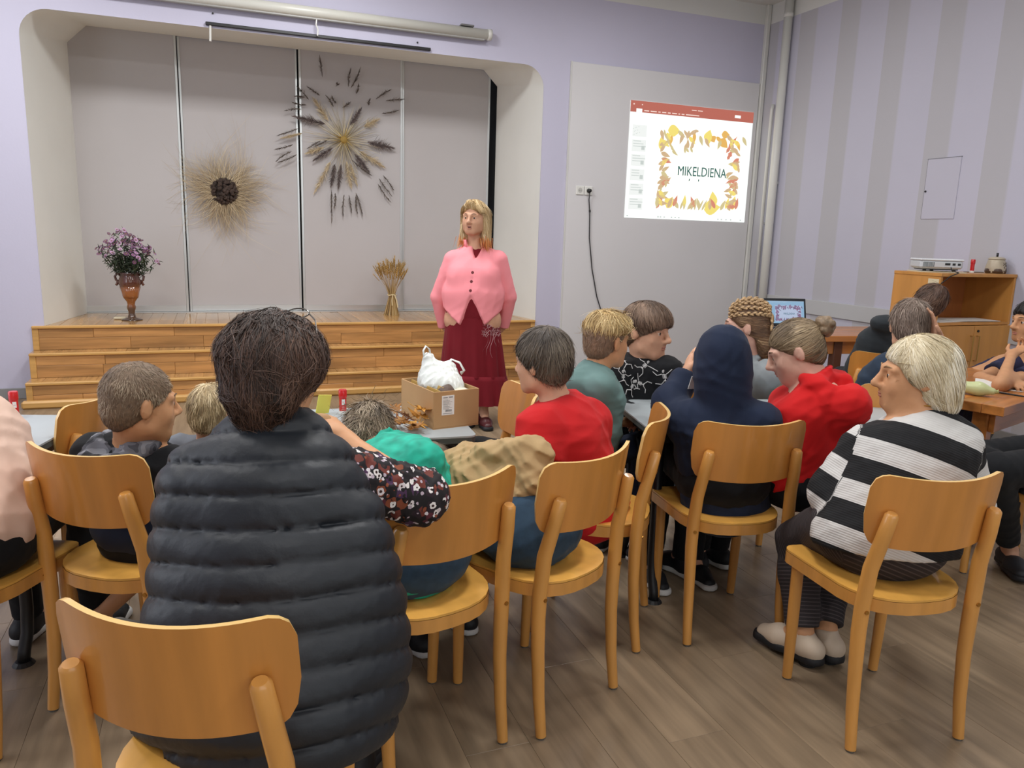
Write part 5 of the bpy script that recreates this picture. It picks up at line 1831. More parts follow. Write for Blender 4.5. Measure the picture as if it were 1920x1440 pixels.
for i in range(15):
    w = math.radians(-62 + (304) * i / 14 + 90 - 0)
    w = math.radians(90 + 38 + 284 * i / 14)
    pts.append(p.neck + nd * .006 + (p.lat * math.cos(w) * .074 + p.fr * math.sin(w) * .070))
vs, fs = [], []
for q in pts:
    o_ = nrm(q - p.neck)
    vs += [q - UP * .02, q + UP * .035 + o_ * .012, q + UP * .035 + o_ * .020, q - UP * .02 + o_ * .012]
for i in range(len(pts) - 1):
    for k_ in range(4):
        fs.append((i * 4 + k_, i * 4 + (k_ + 1) % 4, (i + 1) * 4 + (k_ + 1) % 4, (i + 1) * 4 + k_))
fs += [(0, 1, 2, 3), tuple((len(pts) - 1) * 4 + k_ for k_ in (3, 2, 1, 0))]
b.add(vs, fs).build('jacket_collar', M_pink, p.root, smooth=True)
jb = BVHTree.FromPolygons([v.co[:] for v in p.root.children[-2].data.vertices], [tuple(f.vertices) for f in p.root.children[-2].data.polygons])
for q in bt:
    h_ = jb.ray_cast(Vector(V3(q) - AW * .4), Vector(AW))
    c_ = h_[0] if h_[0] else Vector(q)
    MB().tube([c_ + Vector(AW) * .002, c_ - Vector(AW) * .006], .0105, 14).build('button', mat('wine button', '#7d3a40', .35), p.root)
# pale embroidery on the skirt
sb = BVHTree.FromPolygons([v.co[:] for v in sk_.data.vertices], [tuple(f.vertices) for f in sk_.data.polygons])
def on_skirt(u, v):
    o_ = V3((1.672,4.904,0.798)) + RI * u - UP * v
    h_ = sb.ray_cast(Vector(o_ - AW * .3), Vector(AW))
    return (V3(h_[0]) - AW * .004) if h_[0] else None
st_ = []
rr = np.random.default_rng(31)
def motif(pts_, w_):
    P = [on_skirt(*q) for q in pts_]
    P = [x for x in P if x is not None]
    if len(P) > 1: st_.append((np.array(P), w_))
for i in range(34):
    cx, cy = rr.uniform(.0, .15), rr.uniform(0, .10)
    R_ = rr.uniform(.008, .02)
    motif([(cx + R_ * math.cos(w) * (1 + .35 * math.cos(5 * w)), cy + R_ * math.sin(w) * (1 + .35 * math.cos(5 * w))) for w in np.linspace(0, 6.3, 16)], .0028)
for i in range(5):
    x0 = .03 + .02 * i
    motif([(x0 + .02 * math.sin(q * 5 + i) * q - .02 * q, .09 + q * (.14 + .02 * i) * (1 if i < 3 else .5)) for q in np.linspace(0, 1, 9)], .003)
ribbons('embroidery', st_, mat('pale pink thread', '#d2a6aa', .7), p.root, 3)
p.shoes(mat('dark red leather', '#4a1c1e', .4), M_bsole, L=.24, name='boot')
fr_h = [((0, .074, .0), (0, 1, .25))]
hair(p.root, p.hd, p.r, p.f, p.u, p.hs,
     [('e', (0, -.020, .040), (.090, .102, .094), 0, 0, [((0, .086, .076), (0, .60, -.75))]),
      ('c', (-.076, -.01, .06), (-.088, -.012, -.15), .026, .030, [((0, .035, 0), (0, 1, 0))]), ('c', (.076, -.01, .06), (.084, -.02, -.15), .026, .030, [((0, .03, 0), (0, 1, 0))]),
      ('c', (0, -.075, .04), (0, -.085, -.14), .06, .055, []), ('c', (.055, -.06, .03), (.06, -.06, -.15), .05, .045, []), ('c', (-.055, -.06, .03), (-.06, -.06, -.15), .05, .045, []),
      ('c', (.008, .070, .106), (-.066, .050, .050), .020, .012, []), ('c', (.012, .070, .106), (.070, .045, .045), .020, .012, [])],
     [], ('#96794f', '#bd9f70', '#d9be90', '#ecd9b2'), lambda P: np.stack([P[:, 0] * 6 * (P[:, 2] > .05) + P[:, 0] * .6, -.1 + 0 * P[:, 0], -.8 + 0 * P[:, 0]], 1), 2600, .11, .012, .0045, .006, seed=5, name='hair', jit=.12)
B_ = np.stack([p.r, p.f, p.u])
dy = []
for i in range(260):
    sd = rr.choice([-1, 1], p=[.3, .7]) * -1
    q = V3((sd * rr.uniform(.055, .115), rr.uniform(-.05, .035), -.14)) + rr.normal(size=3) * .010
    a = p.hd + q * p.hs @ B_
    dy.append((np.array([a, a + (V3((sd * .006, .01, -.035))) @ B_, a + (V3((sd * .016, .018, -.075 * rr.uniform(.6, 1.2)))) @ B_]), .004))
for sd in (-1, 1):
    ribbons('dyed_hair_tips', [q for q in dy if ((q[0][0] - p.hd) @ p.r) * sd > 0], mat('orange hair', '#d0763a', .5, strands=('#b8683a', '#d8863f', '#c99a5c')), p.root, 8)

# ================= woman in the black quilted vest (nearest)
p = Person('person', 'dark haired woman in a black quilted vest seen from behind, arm over a chair back', (.065, 1.495, .555), (0.107,1.684,1.001), (0.111,1.705,1.105),
           (.45, .89, 0), DV(.08, 1, -.25), 1.0, 1.2, 1.04, skin=SK2, seed=4,
           cw=.86, sl=(-0.015,1.729,0.885), sr=(0.181,1.614,0.909), er=(0.428,1.693,0.803), wr=(0.296,1.978,0.875), el=(-0.090,1.900,0.675), wl=(0.058,2.024,0.653),
           kr=(0.257,1.805,0.341), ar=(0.298,1.808,0.085), dr=nrm(V3((0.265,2.041,0.911)) - V3((0.296,1.978,0.875))), nr=DV(-.6, .2, -.8), lat=DV(.97, -.05), curl=.8)
p.body(.006)
M_vest = mat('black quilted nylon', '#20242a', .5, bump=(28, .3, .008), noise=(7, .12), spec=.4)
sp0 = p.pel.copy()
def quilt(P):
    d = P - sp0
    x = d @ p.lat
    t = (d @ p.sp + .012 * np.cos(x * 9) - .02 * x) / .067
    pf = np.abs(np.sin(np.pi * t)) ** .30
    fd = folds(77, .0045, .06)(P)
    return -(.016 * (pf - .6)) + fd * (.25 + .9 * (1 - pf))
def vest_extra(V):
    V.ell((-0.093,1.534,0.436), (.09, .11, .10), k=.07).ell((0.120,1.452,0.437), (.16, .12, .10), k=.07)
    V.ell((0.243,1.491,0.541), (.11, .12, .16), k=.08).ell((-0.064,1.566,0.537), (.11, .12, .16), k=.08)
    V.cone((0.099,1.537,0.596), (0.075,1.473,0.457), .165, .185, k=.06, lat=p.lat, kx=1.18)
    V.ell((-0.081,1.705,0.752), (.06, .10, .17), k=.08)
    V.ell((0.258,1.544,0.715), (.06, .10, .14), k=.08)
p.top(M_vest, pad=.026, low=.05, h=.007, name='quilted_vest', arms=False, disp=quilt, extra=vest_extra, neckcut=.03, hem=((V3((0.065,1.342,0.438)), V3((-.06, .05, -1))),))
p.top(floral('flowered blouse cloth'), 1.02, pad=.020, h=.006, name='blouse_sleeve', trunk=False, collar=False, neckcut=-.09, disp=folds(41, .009, .05), cuff=.004, hem=((V3((0.197,1.564,0.905)), -RI),))
p.pants(M_jeand, .98)
p.shoes(M_blackshoe, M_bsole)
hair(p.root, p.hd, p.r, p.f, p.u, 1.0,
     [('e', (0, -.02, .040), (.112, .120, .098)), ('e', (.010, -.055, .025), (.112, .088, .080)), ('e', (0, -.075, -.035), (.084, .060, .062)), ('e', (0, -.055, -.085), (.062, .048, .045))], [((0, .07, .0), (0, 1, -.1))],
     ('#1c1410', '#36271f', '#50392e', '#755848'), lambda P: np.stack([P[:, 0] * 2.0, -.1 + 0 * P[:, 0], np.where(P[:, 2] > .10, -.25, -1.0)], 1), 11000, .12, .030, .0021, .006, jit=.18, seed=9, disp=.010)
gl = empty('eyeglasses', (0, 0, 0), 0, 'thin rimmed glasses pushed up on the dark haired head', 'glasses')
B_ = np.stack([p.r, p.f, p.u])
GW = lambda x, y, z: Vector(p.hd + V3((x, y, z)) @ B_)
for q in (-1, 1):
    MB().tube([GW(q * .030 + .025 * math.cos(w), .03 + .010 * math.sin(w), .140 + .012 * math.sin(w)) for w in np.linspace(0, 6.2832, 18)], .0016, 6).build('rim', mat('glasses metal', '#6d6a66', .25, metal=.9), gl)
    MB().tube([GW(q * .055, .03, .140), GW(q * .080, .0, .122), GW(q * .098, -.04, .09)], .0017, 6).build('temple', mat('glasses metal', '#6d6a66', .25, metal=.9), gl)
MB().tube([GW(-.005, .03, .140), GW(0, .032, .144), GW(.005, .03, .140)], .0016, 6).build('bridge', mat('glasses metal', '#6d6a66', .25, metal=.9), gl)
o = link('potato', Vol().ell((0, 0, 0), (.03, .024, .022)).mesh('potato', .004, folds(2, .001, .03)), mat('potato skin', '#a98258', .7, noise=(40, .15)))
o.location = (0.245,2.038,0.913)
tag(o, 'brown potato held in the hand of the woman in the quilted vest', 'vegetable')

# ================= blonde woman in the striped jumper
p = Person('person', 'blonde woman in a black and white striped jumper, head turned left in profile', (1.865, 1.655, .555), (2.024,1.689,0.912), (1.995,1.724,1.027),
           (.10, .995, 0), DV(-.97, .22, -.03), 1.0, 1.02, 1.0, skin=SK2, seed=6,
           sl=(1.874,1.767,0.799), sr=(2.089,1.625,0.833), el=(1.780,1.794,0.652), wl=(1.983,1.843,0.531), er=(2.223,1.643,0.593), wr=(2.339,1.843,0.459),
           kl=(1.888,2.025,0.387), al=(1.835,1.899,0.100), kr=(2.073,2.048,0.318), ar=(1.929,1.892,0.100), tl=DV(-.6, .8), tr=DV(-.3, .95), lat=DV(.97, -.2))
p.body(.0055, brow=mat('blonde brow', '#9b7c58', .8), lip=mat('pale lips', '#b0705c', .45))
M_st = striped('black and white striped knit', '#111215', '#c9c7c4', .139, .54, .17, rib=900)
def chest_x(V):
    V.cone(p.pel - p.fwd * .02, p.pel + p.sp * .2, .166, .130, k=.05, lat=p.lat, kx=1.25)
o = p.top(M_st, 1.72, pad=.018, low=.03, h=.006, amp=.0035, name='striped_jumper', extra=chest_x, cuff=.012, neckcut=.004, armk=.012, hem=((p.pel - UP * .035, V3((-.05, -.12, -1))),))
axis_attr(o, [(p.pel, p.neck, 0, .15), (p.sl, p.el, .12, .055), (p.el, p.wl, .12 + np.linalg.norm(p.el - p.sl), .045), (p.sr, p.er, .12, .055)])
V = Vol()
for w_, e_ in ((p.wl, p.el), (p.wr, p.er)):
    V.cone(w_ + (e_ - w_) * .32, w_ + (e_ - w_) * .02, .050, .047, k=.01, cuts=((w_ + (e_ - w_) * .02, w_ - e_),))
link('denim_cuff', V.mesh('denim_cuff', .006, folds(5, .003, .05)), mat('grey denim', '#5d6b74', .85, noise=(50, .15)), p.root)
M_rib = striped('dark pinstripe cloth', '#2b2628', '#4b4345', .0125, .72)
o = p.pants(M_rib, .93, pad=.020, h=.007, amp=.003, waist=.0)
axis_attr(o, [(p.hl, p.kl, 0, .09), (p.kl, p.al, .4, .06), (p.hr, p.kr, 0, .09), (p.kr, p.ar, .4, .06), (p.pel, p.neck, 0, .11)])
p.shoes(mat('beige leather', '#cbb9a4', .5), M_bsole, L=.235)
for a_, t_ in ((p.al, p.tl), (p.ar, p.tr)):
    MB().tube([a_ - nrm(t_) * .03 - UP * .098, a_ - nrm(t_) * .03 - UP * .055], [.030, .035], 14).build('shoe_heel', M_bsole, p.root)
nk = [p.neck + nrm(p.hd - p.neck) * .022 + (p.lat * math.cos(w) * .063 + p.fr * math.sin(w) * .060) for w in np.linspace(0, 2 * math.pi, 25)]
MB().tube(nk, .0018, 6).build('necklace', mat('gold chain', '#c79a45', .25, metal=1.0), p.root)
hair(p.root, p.hd, p.r, p.f, p.u, p.hs,
     [('e', (0, -.020, .040), (.089, .108, .094), 0, 0, [((0, .086, .058), (0, .62, -.78))]), ('e', (0, -.060, -.02), (.090, .076, .090), 0, 0, [((0, -.014, 0), (0, 1, .12))]),
      ('e', (0, -.078, -.075), (.076, .048, .05), 0, 0, []), ('e', (-.062, -.005, .03), (.032, .052, .055), 0, 0, []), ('e', (.062, -.005, .03), (.032, .052, .055), 0, 0, [])],
     [], ('#ab9a78', '#cdbc98', '#e6dabc', '#f4eddc'), lambda P: np.stack([P[:, 0] * 2.0, np.where(P[:, 1] > .04, .45, -.35) + np.where(P[:, 2] < -.06, .45, 0), -.8 + 0 * P[:, 0]], 1), 6000, .10, .012, .0034, .005, jit=.12, seed=12, disp=.003)

# ================= boy with cropped hair and camouflage hood (left)
p = Person('person', 'boy with cropped hair and a camouflage lined black hoodie, looking right', (-.24, 2.43, .545), (-0.255,2.433,0.779), (-0.220,2.382,0.910),
           (.59, .81, 0), DV(.72, .70, -.12), .84, 1.0, .97, skin=SK2, seed=8, ar=(-0.435,2.727,0.090), tr=DV(.85, .3))
p.body(.006)
M_camo = bpy.data.materials.new('grey camouflage')
M_camo.use_nodes = True
k = NT(M_camo); b_ = M_camo.node_tree.nodes['Principled BSDF']; b_.inputs['Roughness'].default_value = .85
tc = k.n('ShaderNodeTexCoord'); nz = k.n('ShaderNodeTexNoise', Scale=17.0, Detail=1.2, Distortion=.6); k.link(tc.outputs['Object'], nz.inputs['Vector'])
rp = k.n('ShaderNodeValToRGB'); rp.color_ramp.interpolation = 'CONSTANT'; e = rp.color_ramp.elements
e[0].color = lin('#2a2b31'); e[0].position = 0; e[1].color = lin('#8a8b92'); e[1].position = .58
for a_, c_ in ((.42, '#4b4c54'), (.5, '#6d6e76')):
    q = e.new(a_); q.color = lin(c_)
k.link(nz.outputs[0], rp.inputs[0]); k.link(rp.outputs[0], b_.inputs['Base Color'])
p.top(M_blackc, 2.0, pad=.016, h=.007, name='hoodie', collar=True)
V = Vol()
for i in range(9):
    w0, w1 = math.radians(-125 + 250 * i / 9), math.radians(-125 + 250 * (i + 1) / 9)
    P = lambda w: p.neck - p.fr * math.cos(w) * .095 + p.lat * math.sin(w) * .088 + UP * (.012 - .02 * max(0, math.cos(w)))
    V.cone(P(w0), P(w1), .018 + .016 * max(0, math.cos(w0)), .018 + .016 * max(0, math.cos(w1)), k=.02)
V.ell(p.neck - p.fr * .115 - UP * .045, (.10, .045, .06), (p.lat, p.fr, UP), k=.03)
V.ell(p.neck - p.fr * .10 + UP * .03, (.055, .03, .04), (p.lat, p.fr, UP), k=.02, op=-1)
link('hood', V.mesh('hood', .006, folds(3, .005, .06)), M_camo, p.root)
p.pants(M_navy, .72)
p.shoes(mat('pale grey trainer', '#a9aaa4', .6), M_wsole, L=.26)
CROPC = ('#5b4a3b', '#78634f', '#8f7b64', '#a8957c')
hair(p.root, p.hd, p.r, p.f, p.u, p.hs, cap(.006, .006), [], CROPC, flow_short(), 5000, .011, .12, .0018, .004, seed=21, disp=0, jit=.5)

# ================= fair boy half hidden behind the vest woman
p = Person('person', 'fair haired boy half hidden behind the dark haired woman, only his head showing', (-.16, 3.30, .11), (-0.043,3.223,0.560), (-0.038,3.203,0.679),
           DV(.2, 1), DV(.25, 1, -.15), .82, 1.0, .95, skin=SK, seed=10, kl=(-.20, 3.68, .24), kr=(.04, 3.66, .24), al=(-.18, 3.98, .085), ar=(.08, 3.96, .085))
p.body(.010)
p.top(cloth('grey tee', '#6b6f76'), .55, pad=.014, h=.009)
p.pants(M_jeand, 1.0, h=.01)
p.shoes(M_blackshoe, M_bsole)
hair(p.root, p.hd, p.r, p.f, p.u, p.hs, cap(.012, .0), [], ('#7e6b4e', '#a58f69', '#c6b087', '#e2d0aa'), flow_short(), 2200, .04, .12, .003, .005, seed=23, jit=.35)

# ================= child in turquoise, lying forward on the desk
p = Person('person', 'messy haired child in a turquoise shirt slumped forward over the middle desk', (.478, 1.955, .55), (0.488,2.294,0.754), (0.449,2.461,0.751),
           (-.22, .975, 0), DV(-.1, 1, -.8), .86, 1.05, .84, up=DV(0, .6, .8), skin=SK, seed=12, sl=(0.378,2.280,0.695), sr=(0.544,2.129,0.750),
           el=(0.372,2.553,0.631), er=(0.587,2.407,0.694), wl=(0.409,2.795,0.655), wr=(0.511,2.705,0.672))
p.body(.009)
M_teal = mat('turquoise printed cotton', '#17a58c', .75, noise=(26, .28, 1), bump=(60, .2, .004))
p.top(M_teal, .6, pad=.018, low=.02, h=.007, amp=.006, wl=.08, cuff=.008)
p.pants(M_jean, .98, pad=.02, h=.008, name='jeans')
sh_ = p.shoes(M_blackshoe, M_wsole)
hair(p.root, p.hd, p.r, p.f, p.u, p.hs, cap(.014, .01), [], ('#5c4f40', '#83735f', '#a39078', '#bdad95'), flow_short(), 3600, .06, .45, .003, .005, seed=25, jit=.7)

# ================= child in the khaki jacket
p = Person('person', 'child in a khaki jacket bent far forward, head hidden behind the turquoise shirt', (.875, 2.045, .55), (0.732,2.352,0.651), (0.653,2.479,0.588),
           (-.45, .89, 0), DV(-.9, .3, -.3), .86, 1.08, .93, skin=SK, seed=14, sl=(0.713,2.184,0.647), sr=(0.851,2.250,0.697),
           er=(0.888,2.094,0.750), wr=(0.820,2.083,0.675), el=(0.686,2.461,0.566), wl=(0.623,2.676,0.533), dr=DV(-.6, .2, -.5))
p.body(.010)
M_khaki = cloth('khaki cotton', '#b0946a', noise=(5, .08))
def kx_(V):
    V.cone((0.830,2.117,0.646), (0.743,2.281,0.646), .095, .095, k=.06)
    V.cone((0.755,2.186,0.734), (0.844,2.083,0.773), .044, .050, k=.008).cone((0.844,2.083,0.773), (0.855,2.018,0.688), .048, .043, k=.008)
p.top(M_khaki, 1.9, pad=.02, low=-.06, h=.007, amp=.011, wl=.085, name='jacket', cuff=.012, extra=kx_, armk=.010)
p.pants(M_jean, .95, pad=.02, h=.008, name='jeans', amp=.005)
V = Vol()
for i in range(28):
    w0 = math.pi * (1.0 + i / 14)
    c_ = p.pel + p.sp * .075 + (p.lat * math.cos(w0) * .175 + p.fr * math.sin(w0) * .13)
    V.cone(c_ - p.sp * .012, c_ + p.sp * .016, .010, .010, k=.006)
link('elastic_waistband', V.mesh('elastic_waistband', .006), mat('pale denim', '#5b7186', .85, noise=(60, .25)), p.root)
for (o_, h0, t_, un, sdv) in p.shoes(M_blackshoe, M_wsole, L=.27):
    M = Matrix((tuple(t_) + (0,), tuple(un) + (0,), tuple(np.cross(t_, un)) + (0,), (0, 0, 0, 1))).transposed().to_4x4()
    for sgn in (1, -1):
        try:
            t2 = t_ * (1 if sgn > 0 else -1)
            nn = np.cross(t2, un)
            M = Matrix(((t2[0], un[0], nn[0], 0), (t2[1], un[1], nn[1], 0), (t2[2], un[2], nn[2], 0), (0, 0, 0, 1)))
            M.translation = Vector(h0 + t_ * .07 + un * .046 + nn * .0395)
            text_mesh('adidas', .03, 'shoe_lettering', mat('white print and reflection', '#d8d8d8', .6), o_, M, ext=.0012)
        except Exception as ex:
            print(ex)
hair(p.root, p.hd, p.r, p.f, p.u, p.hs, cap(.012, .0), [], ('#4c4033', '#6f6150', '#8d7d68'), flow_short(), 400, .04, .2, .003, .008, seed=26)

# ================= boy in the red shirt
p = Person('person', 'boy with short brown hair in a plain red T-shirt leaning to the left', (1.20, 2.385, .555), (1.083,2.367,0.845), (1.036,2.393,0.988),
           (-.80, .60, 0), DV(-.80, .60, -.12), .96, 1.2, .95, up=DV(-.12, 0, 1), skin=SK, seed=16, sl=(0.983,2.274,0.794), sr=(1.241,2.419,0.762),
           el=(0.963,2.222,0.664), wl=(0.896,2.443,0.553), er=(1.248,2.496,0.515), wr=(1.106,2.652,0.477))
p.body(.006)
M_redc = cloth('red cotton', '#c01a1e', noise=(6, .05))
p.top(M_redc, .85, pad=.024, low=.10, h=.007, amp=.006, wl=.13, cuff=.014)
p.pants(M_blackc, 1.0)
p.shoes(M_blackshoe, M_wsole)
hair(p.root, p.hd, p.r, p.f, p.u, p.hs, cap(.016, .006), [], ('#38302a', '#51463c', '#695d50', '#857866'), flow_short(), 4500, .05, .10, .0028, .005, seed=28, jit=.3)

# ================= boy in the grey green T-shirt
p = Person('person', 'boy with bleached top hair in a grey green T-shirt seen from behind', (1.37, 2.68, .53), (1.412,2.731,0.898), (1.459,2.735,1.005),
           DV(.55, .83), DV(.80, .60, -.05), .76, .86, .95, skin=SK2, seed=18, sl=(1.318,2.700,0.838), sr=(1.385,2.620,0.838), el=(1.333,2.715,0.674), er=(1.433,2.674,0.666), wr=(1.609,2.768,0.656), wl=(1.526,2.851,0.640))
p.body(.006)
p.top(cloth('grey green cotton', '#64807d'), .75, pad=.018, low=.06, h=.007, amp=.004, cuff=.008)
p.pants(M_navy, .8)
p.shoes(M_blackshoe, M_wsole)
FADE = ('#6b5542', '#7e6550', '#957a60')
hair(p.root, p.hd, p.r, p.f, p.u, p.hs, cap(.005, .004), [], FADE, flow_short(), 1500, .015, .2, .0022, .004, seed=30, disp=0, jit=.5)
hair(p.root, p.hd, p.r, p.f, p.u, p.hs, [('e', (0, -.005, .060), (.086, .100, .078), 0, 0, [((0, 0, .040), (0, .10, -1))]), ('e', (0, .07, .085), (.055, .035, .03), 0, 0, [])], [], ('#8a6f45', '#b99a64', '#d8be88', '#efdcac'), lambda P: np.stack([P[:, 0] * 4, P[:, 1] * 4 - .1, -.6 + 0 * P[:, 0]], 1), 2600, .07, .16, .0036, .005, seed=31, jit=.35, name='bleached_top_hair')

# ================= boy in the skeleton print hoodie
p = Person('person', 'brown haired boy in a black hoodie printed with dancing skeletons', (1.80, 3.02, .53), (1.785,2.976,0.877), (1.778,2.963,1.014),
           DV(.25, -.9), DV(.74, -.60, -.08), .86, 1.05, 1.04, skin=SK, seed=20, lat=DV(-.95, -.25), sl=(1.847,2.881,0.852), sr=(1.662,2.970,0.833),
           el=(1.850,2.808,0.716), er=(1.619,2.932,0.676), wl=(1.731,2.780,0.681), wr=(1.656,2.809,0.678))
p.body(.006)
hd_ = p.top(M_blackc, 2.0, pad=.020, h=.007, hood='down', name='hoodie')
p.pants(M_blackc, 1.0)
p.shoes(M_blackshoe, M_wsole)
hb = BVHTree.FromPolygons([v.co[:] for v in hd_.data.vertices], [tuple(f.vertices) for f in hd_.data.polygons])
CAMP = V3((0, 0, 1.42))
M_bone = mat('white bone print', '#c3c3c3', .8)
def skeleton(centre, size, ang, pose):
    """a small printed bone figure, drawn on the cloth surface"""
    c_ = V3(centre)
    vx, vz = RI, UP
    ca, sa = math.cos(ang), math.sin(ang)
    def on(x, y):
        q = c_ + (vx * (x * ca - y * sa) + vz * (x * sa + y * ca)) * size
        h_ = hb.ray_cast(Vector(q - p.fr * -.5), Vector(-p.fr))
        if h_[0] is None or (V3(h_[0]) - q) @ (V3(h_[0]) - q) > .05: return None
        return Vector(V3(h_[0]) + V3(h_[1]) * .001)
    b = MB()
    def line(pp, r_):
        out = []
        for (x0, y0), (x1, y1) in zip(pp[:-1], pp[1:]):
            for t in np.linspace(0, 1, 4)[:-1]:
                out.append(on(x0 + (x1 - x0) * t, y0 + (y1 - y0) * t))
        out.append(on(*pp[-1]))
        out = [o_ for o_ in out if o_ is not None]
        if len(out) > 1: b.tube(out, r_ * size, 5)
    a1, a2, l1, l2 = pose
    line([(0, -.1), (0, .22)], .028)
    for y in (.03, .09, .15, .21):
        line([(-.10, y - .01), (0, y + .02), (.10, y - .01)], .02)
    line([(-.08, -.12), (.08, -.12)], .035)
    for sd, (u1, v1, u2, v2) in ((-1, a1), (1, a2)):
        line([(sd * .11, .24), (sd * .11 + u1, .24 + v1), (sd * .11 + u1 + u2, .24 + v1 + v2)], .024)
    for sd, (u1, v1, u2, v2) in ((-1, l1), (1, l2)):
        line([(sd * .07, -.13), (sd * .07 + u1, -.13 + v1), (sd * .07 + u1 + u2, -.13 + v1 + v2)], .026)
    q = on(0, .40)
    if q is not None:
        b.ball(q, (.095 * size, .03 * size, .105 * size), 10, 6)
        for sx_ in (-.035, .035):
            pass
    if b.v: b.build('skeleton_print', M_bone, p.root)
POSES = [((-.2, .1, .02, .25), (.22, -.02, .05, .25), (-.2, -.12, .05, -.25), (.22, -.1, .0, -.25)), ((-.2, -.1, -.15, .2), (.2, .12, .18, .1), (-.15, -.2, -.2, -.05), (.18, -.15, .02, -.28)), ((-.15, .2, .1, .2), (.2, -.15, .2, .05), (-.22, -.05, .0, -.28), (.12, -.24, .15, -.1))]
for i, (px_, ang) in enumerate((((1.652,2.852,0.874), .3), ((1.730,2.794,0.848), -.9), ((1.634,2.822,0.805), .05), ((1.771,2.793,0.917), .5), ((1.716,2.762,0.772), 1.2), ((1.582,2.874,0.849), -.3), ((1.574,2.859,0.765), .6), ((1.799,2.783,0.818), .2), ((1.671,2.776,0.755), -.4), ((1.645,2.866,0.932), .8))):
    skeleton(px_, .074, ang, POSES[i % 3])
hair(p.root, p.hd, p.r, p.f, p.u, p.hs, [('e', (0, .0, .045), (.090, .112, .086), 0, 0, [((0, .105, .036), (0, .115, -.195))]), ('e', (0, -.045, -.01), (.076, .070, .072), 0, 0, HAIRCUT)], [],
     ('#46352a', '#624c3c', '#7d6452', '#957b66'), lambda P: np.stack([P[:, 0] * 3, P[:, 1] * 4 + .15, -.6 + 0 * P[:, 0]], 1), 4500, .07, .03, .003, .005, seed=33, jit=.14)

# ================= child with raised navy hood
p = Person('person', 'child with a raised navy hood seen from behind, elbow on the desk', (1.735, 2.265, .55), (1.707,2.275,0.829), (1.707,2.304,0.966),
           (.21, .978, 0), DV(-.12, 1, -.30), .88, 1.05, .97, skin=SK, seed=22, sl=(1.592,2.338,0.761), sr=(1.807,2.182,0.781), el=(1.589,2.447,0.805), wl=(1.691,2.492,0.897), er=(1.920,2.257,0.615), wr=(1.932,2.463,0.577), dl=DV(.2, .5, .8), nl=DV(1, .2))
p.body(.009)
def hoodup(V):
    c_ = p.hd
    V.ell(c_ + UP * .022 - AW * .012, (.102, .118, .126), (RI, AW, UP), k=.03)
    V.ell(c_ + UP * .085 - AW * .02, (.060, .085, .064), (RI, AW, UP), k=.05)
    V.cone(c_ - AW * .03 - UP * .03, p.neck + UP * .0, .100, .096, k=.02, lat=RI, kx=1.05)
    V.ell(c_ + AW * .13 - UP * .0, (.062, .10, .09), (RI, AW, UP), k=.02, op=-1)
def hoodseam(P):
    d = P - p.hd
    x = d @ RI
    return folds(61, .0045, .09)(P) + np.where(d @ UP > -.08, .003 * np.exp(-(x / .005) ** 2), 0)
p.top(M_navy, 2.0, pad=.024, low=.10, h=.007, name='hoodie', collar=False, extra=hoodup, disp=hoodseam, cuff=.006)
p.pants(M_blackc, .95, pad=.02)
for (o_, h0, t_, un, sdv) in p.shoes(M_blackshoe, M_wsole, L=.27):
    pass

# ================= girl with braids
p = Person('person', 'girl with many thin braids in a pale grey hoodie, behind the navy hood', (2.28, 3.04, .53), (2.351,2.913,0.891), (2.289,2.922,1.031),
           DV(-.4, .9), DV(-.93, .35, -.1), .84, 1.0, .98, skin=SK3, seed=24, sl=(2.264,2.934,0.834), sr=(2.332,2.798,0.831))
p.body(.007)
p.top(cloth('pale grey jersey', '#8d9497'), 2.0, pad=.02, h=.008, hood='down', name='hoodie')
p.pants(M_jean, 1.0, h=.01)
p.shoes(M_blackshoe, M_wsole)
hair(p.root, p.hd, p.r, p.f, p.u, p.hs, cap(.009, .01) + [('e', (0, -.075, -.07), (.06, .04, .09), 0, 0, [])], [], ('#4d382a', '#73573f', '#937456', '#b3946e'), flow_const((0, -1, -.2)), 1500, .05, .02, .003, .006, seed=36, jit=.12)
B_ = np.stack([p.r, p.f, p.u])
HW = lambda q: p.hd + V3(q) * p.hs @ B_
M_braid = mat('braided blond hair', '#b0906a', .5, strands=('#6e523a', '#a88862', '#d8c09c'), bump=(180, .4, .003))
M_braid2 = mat('braided hair', '#b5966e', .5, bump=(200, .8, .004), noise=(120, .4))
for i in range(9):
    ph = math.radians(-72 + 18 * i)
    path = [HW((.090 * math.sin(ph) * math.sin(t), -.014 + .108 * math.cos(t), .036 + .099 * math.cos(ph) * math.sin(t))) for t in np.radians([38, 62, 86, 110, 132, 150])]
    x = .05 * math.sin(ph)
    path += [HW((x * 1.1, -.122, -.05)), HW((x, -.118, -.12)), HW((x * 1.1, -.10, -.18)), HW((x * 1.3, -.085, -.23))]
    b = MB()
    n_ = 30
    for j in range(n_):
        t = j / (n_ - 1) * (len(path) - 1)
        a_ = min(int(t), len(path) - 2)
        q = path[a_] + (path[a_ + 1] - path[a_]) * (t - a_)
        ax_ = nrm(path[a_ + 1] - path[a_])
        sd = nrm(np.cross(ax_, AW + RI * .2)) * (.0036 if j % 2 else -.0036)
        Mq = Vector(ax_ + sd * 90).to_track_quat('Z', 'Y').to_matrix()
        b.ball(Vector(q + sd), (.0070, .0062, .0125), 6, 4, Mq)
    b.build('braid', M_braid2, p.root, smooth=True)

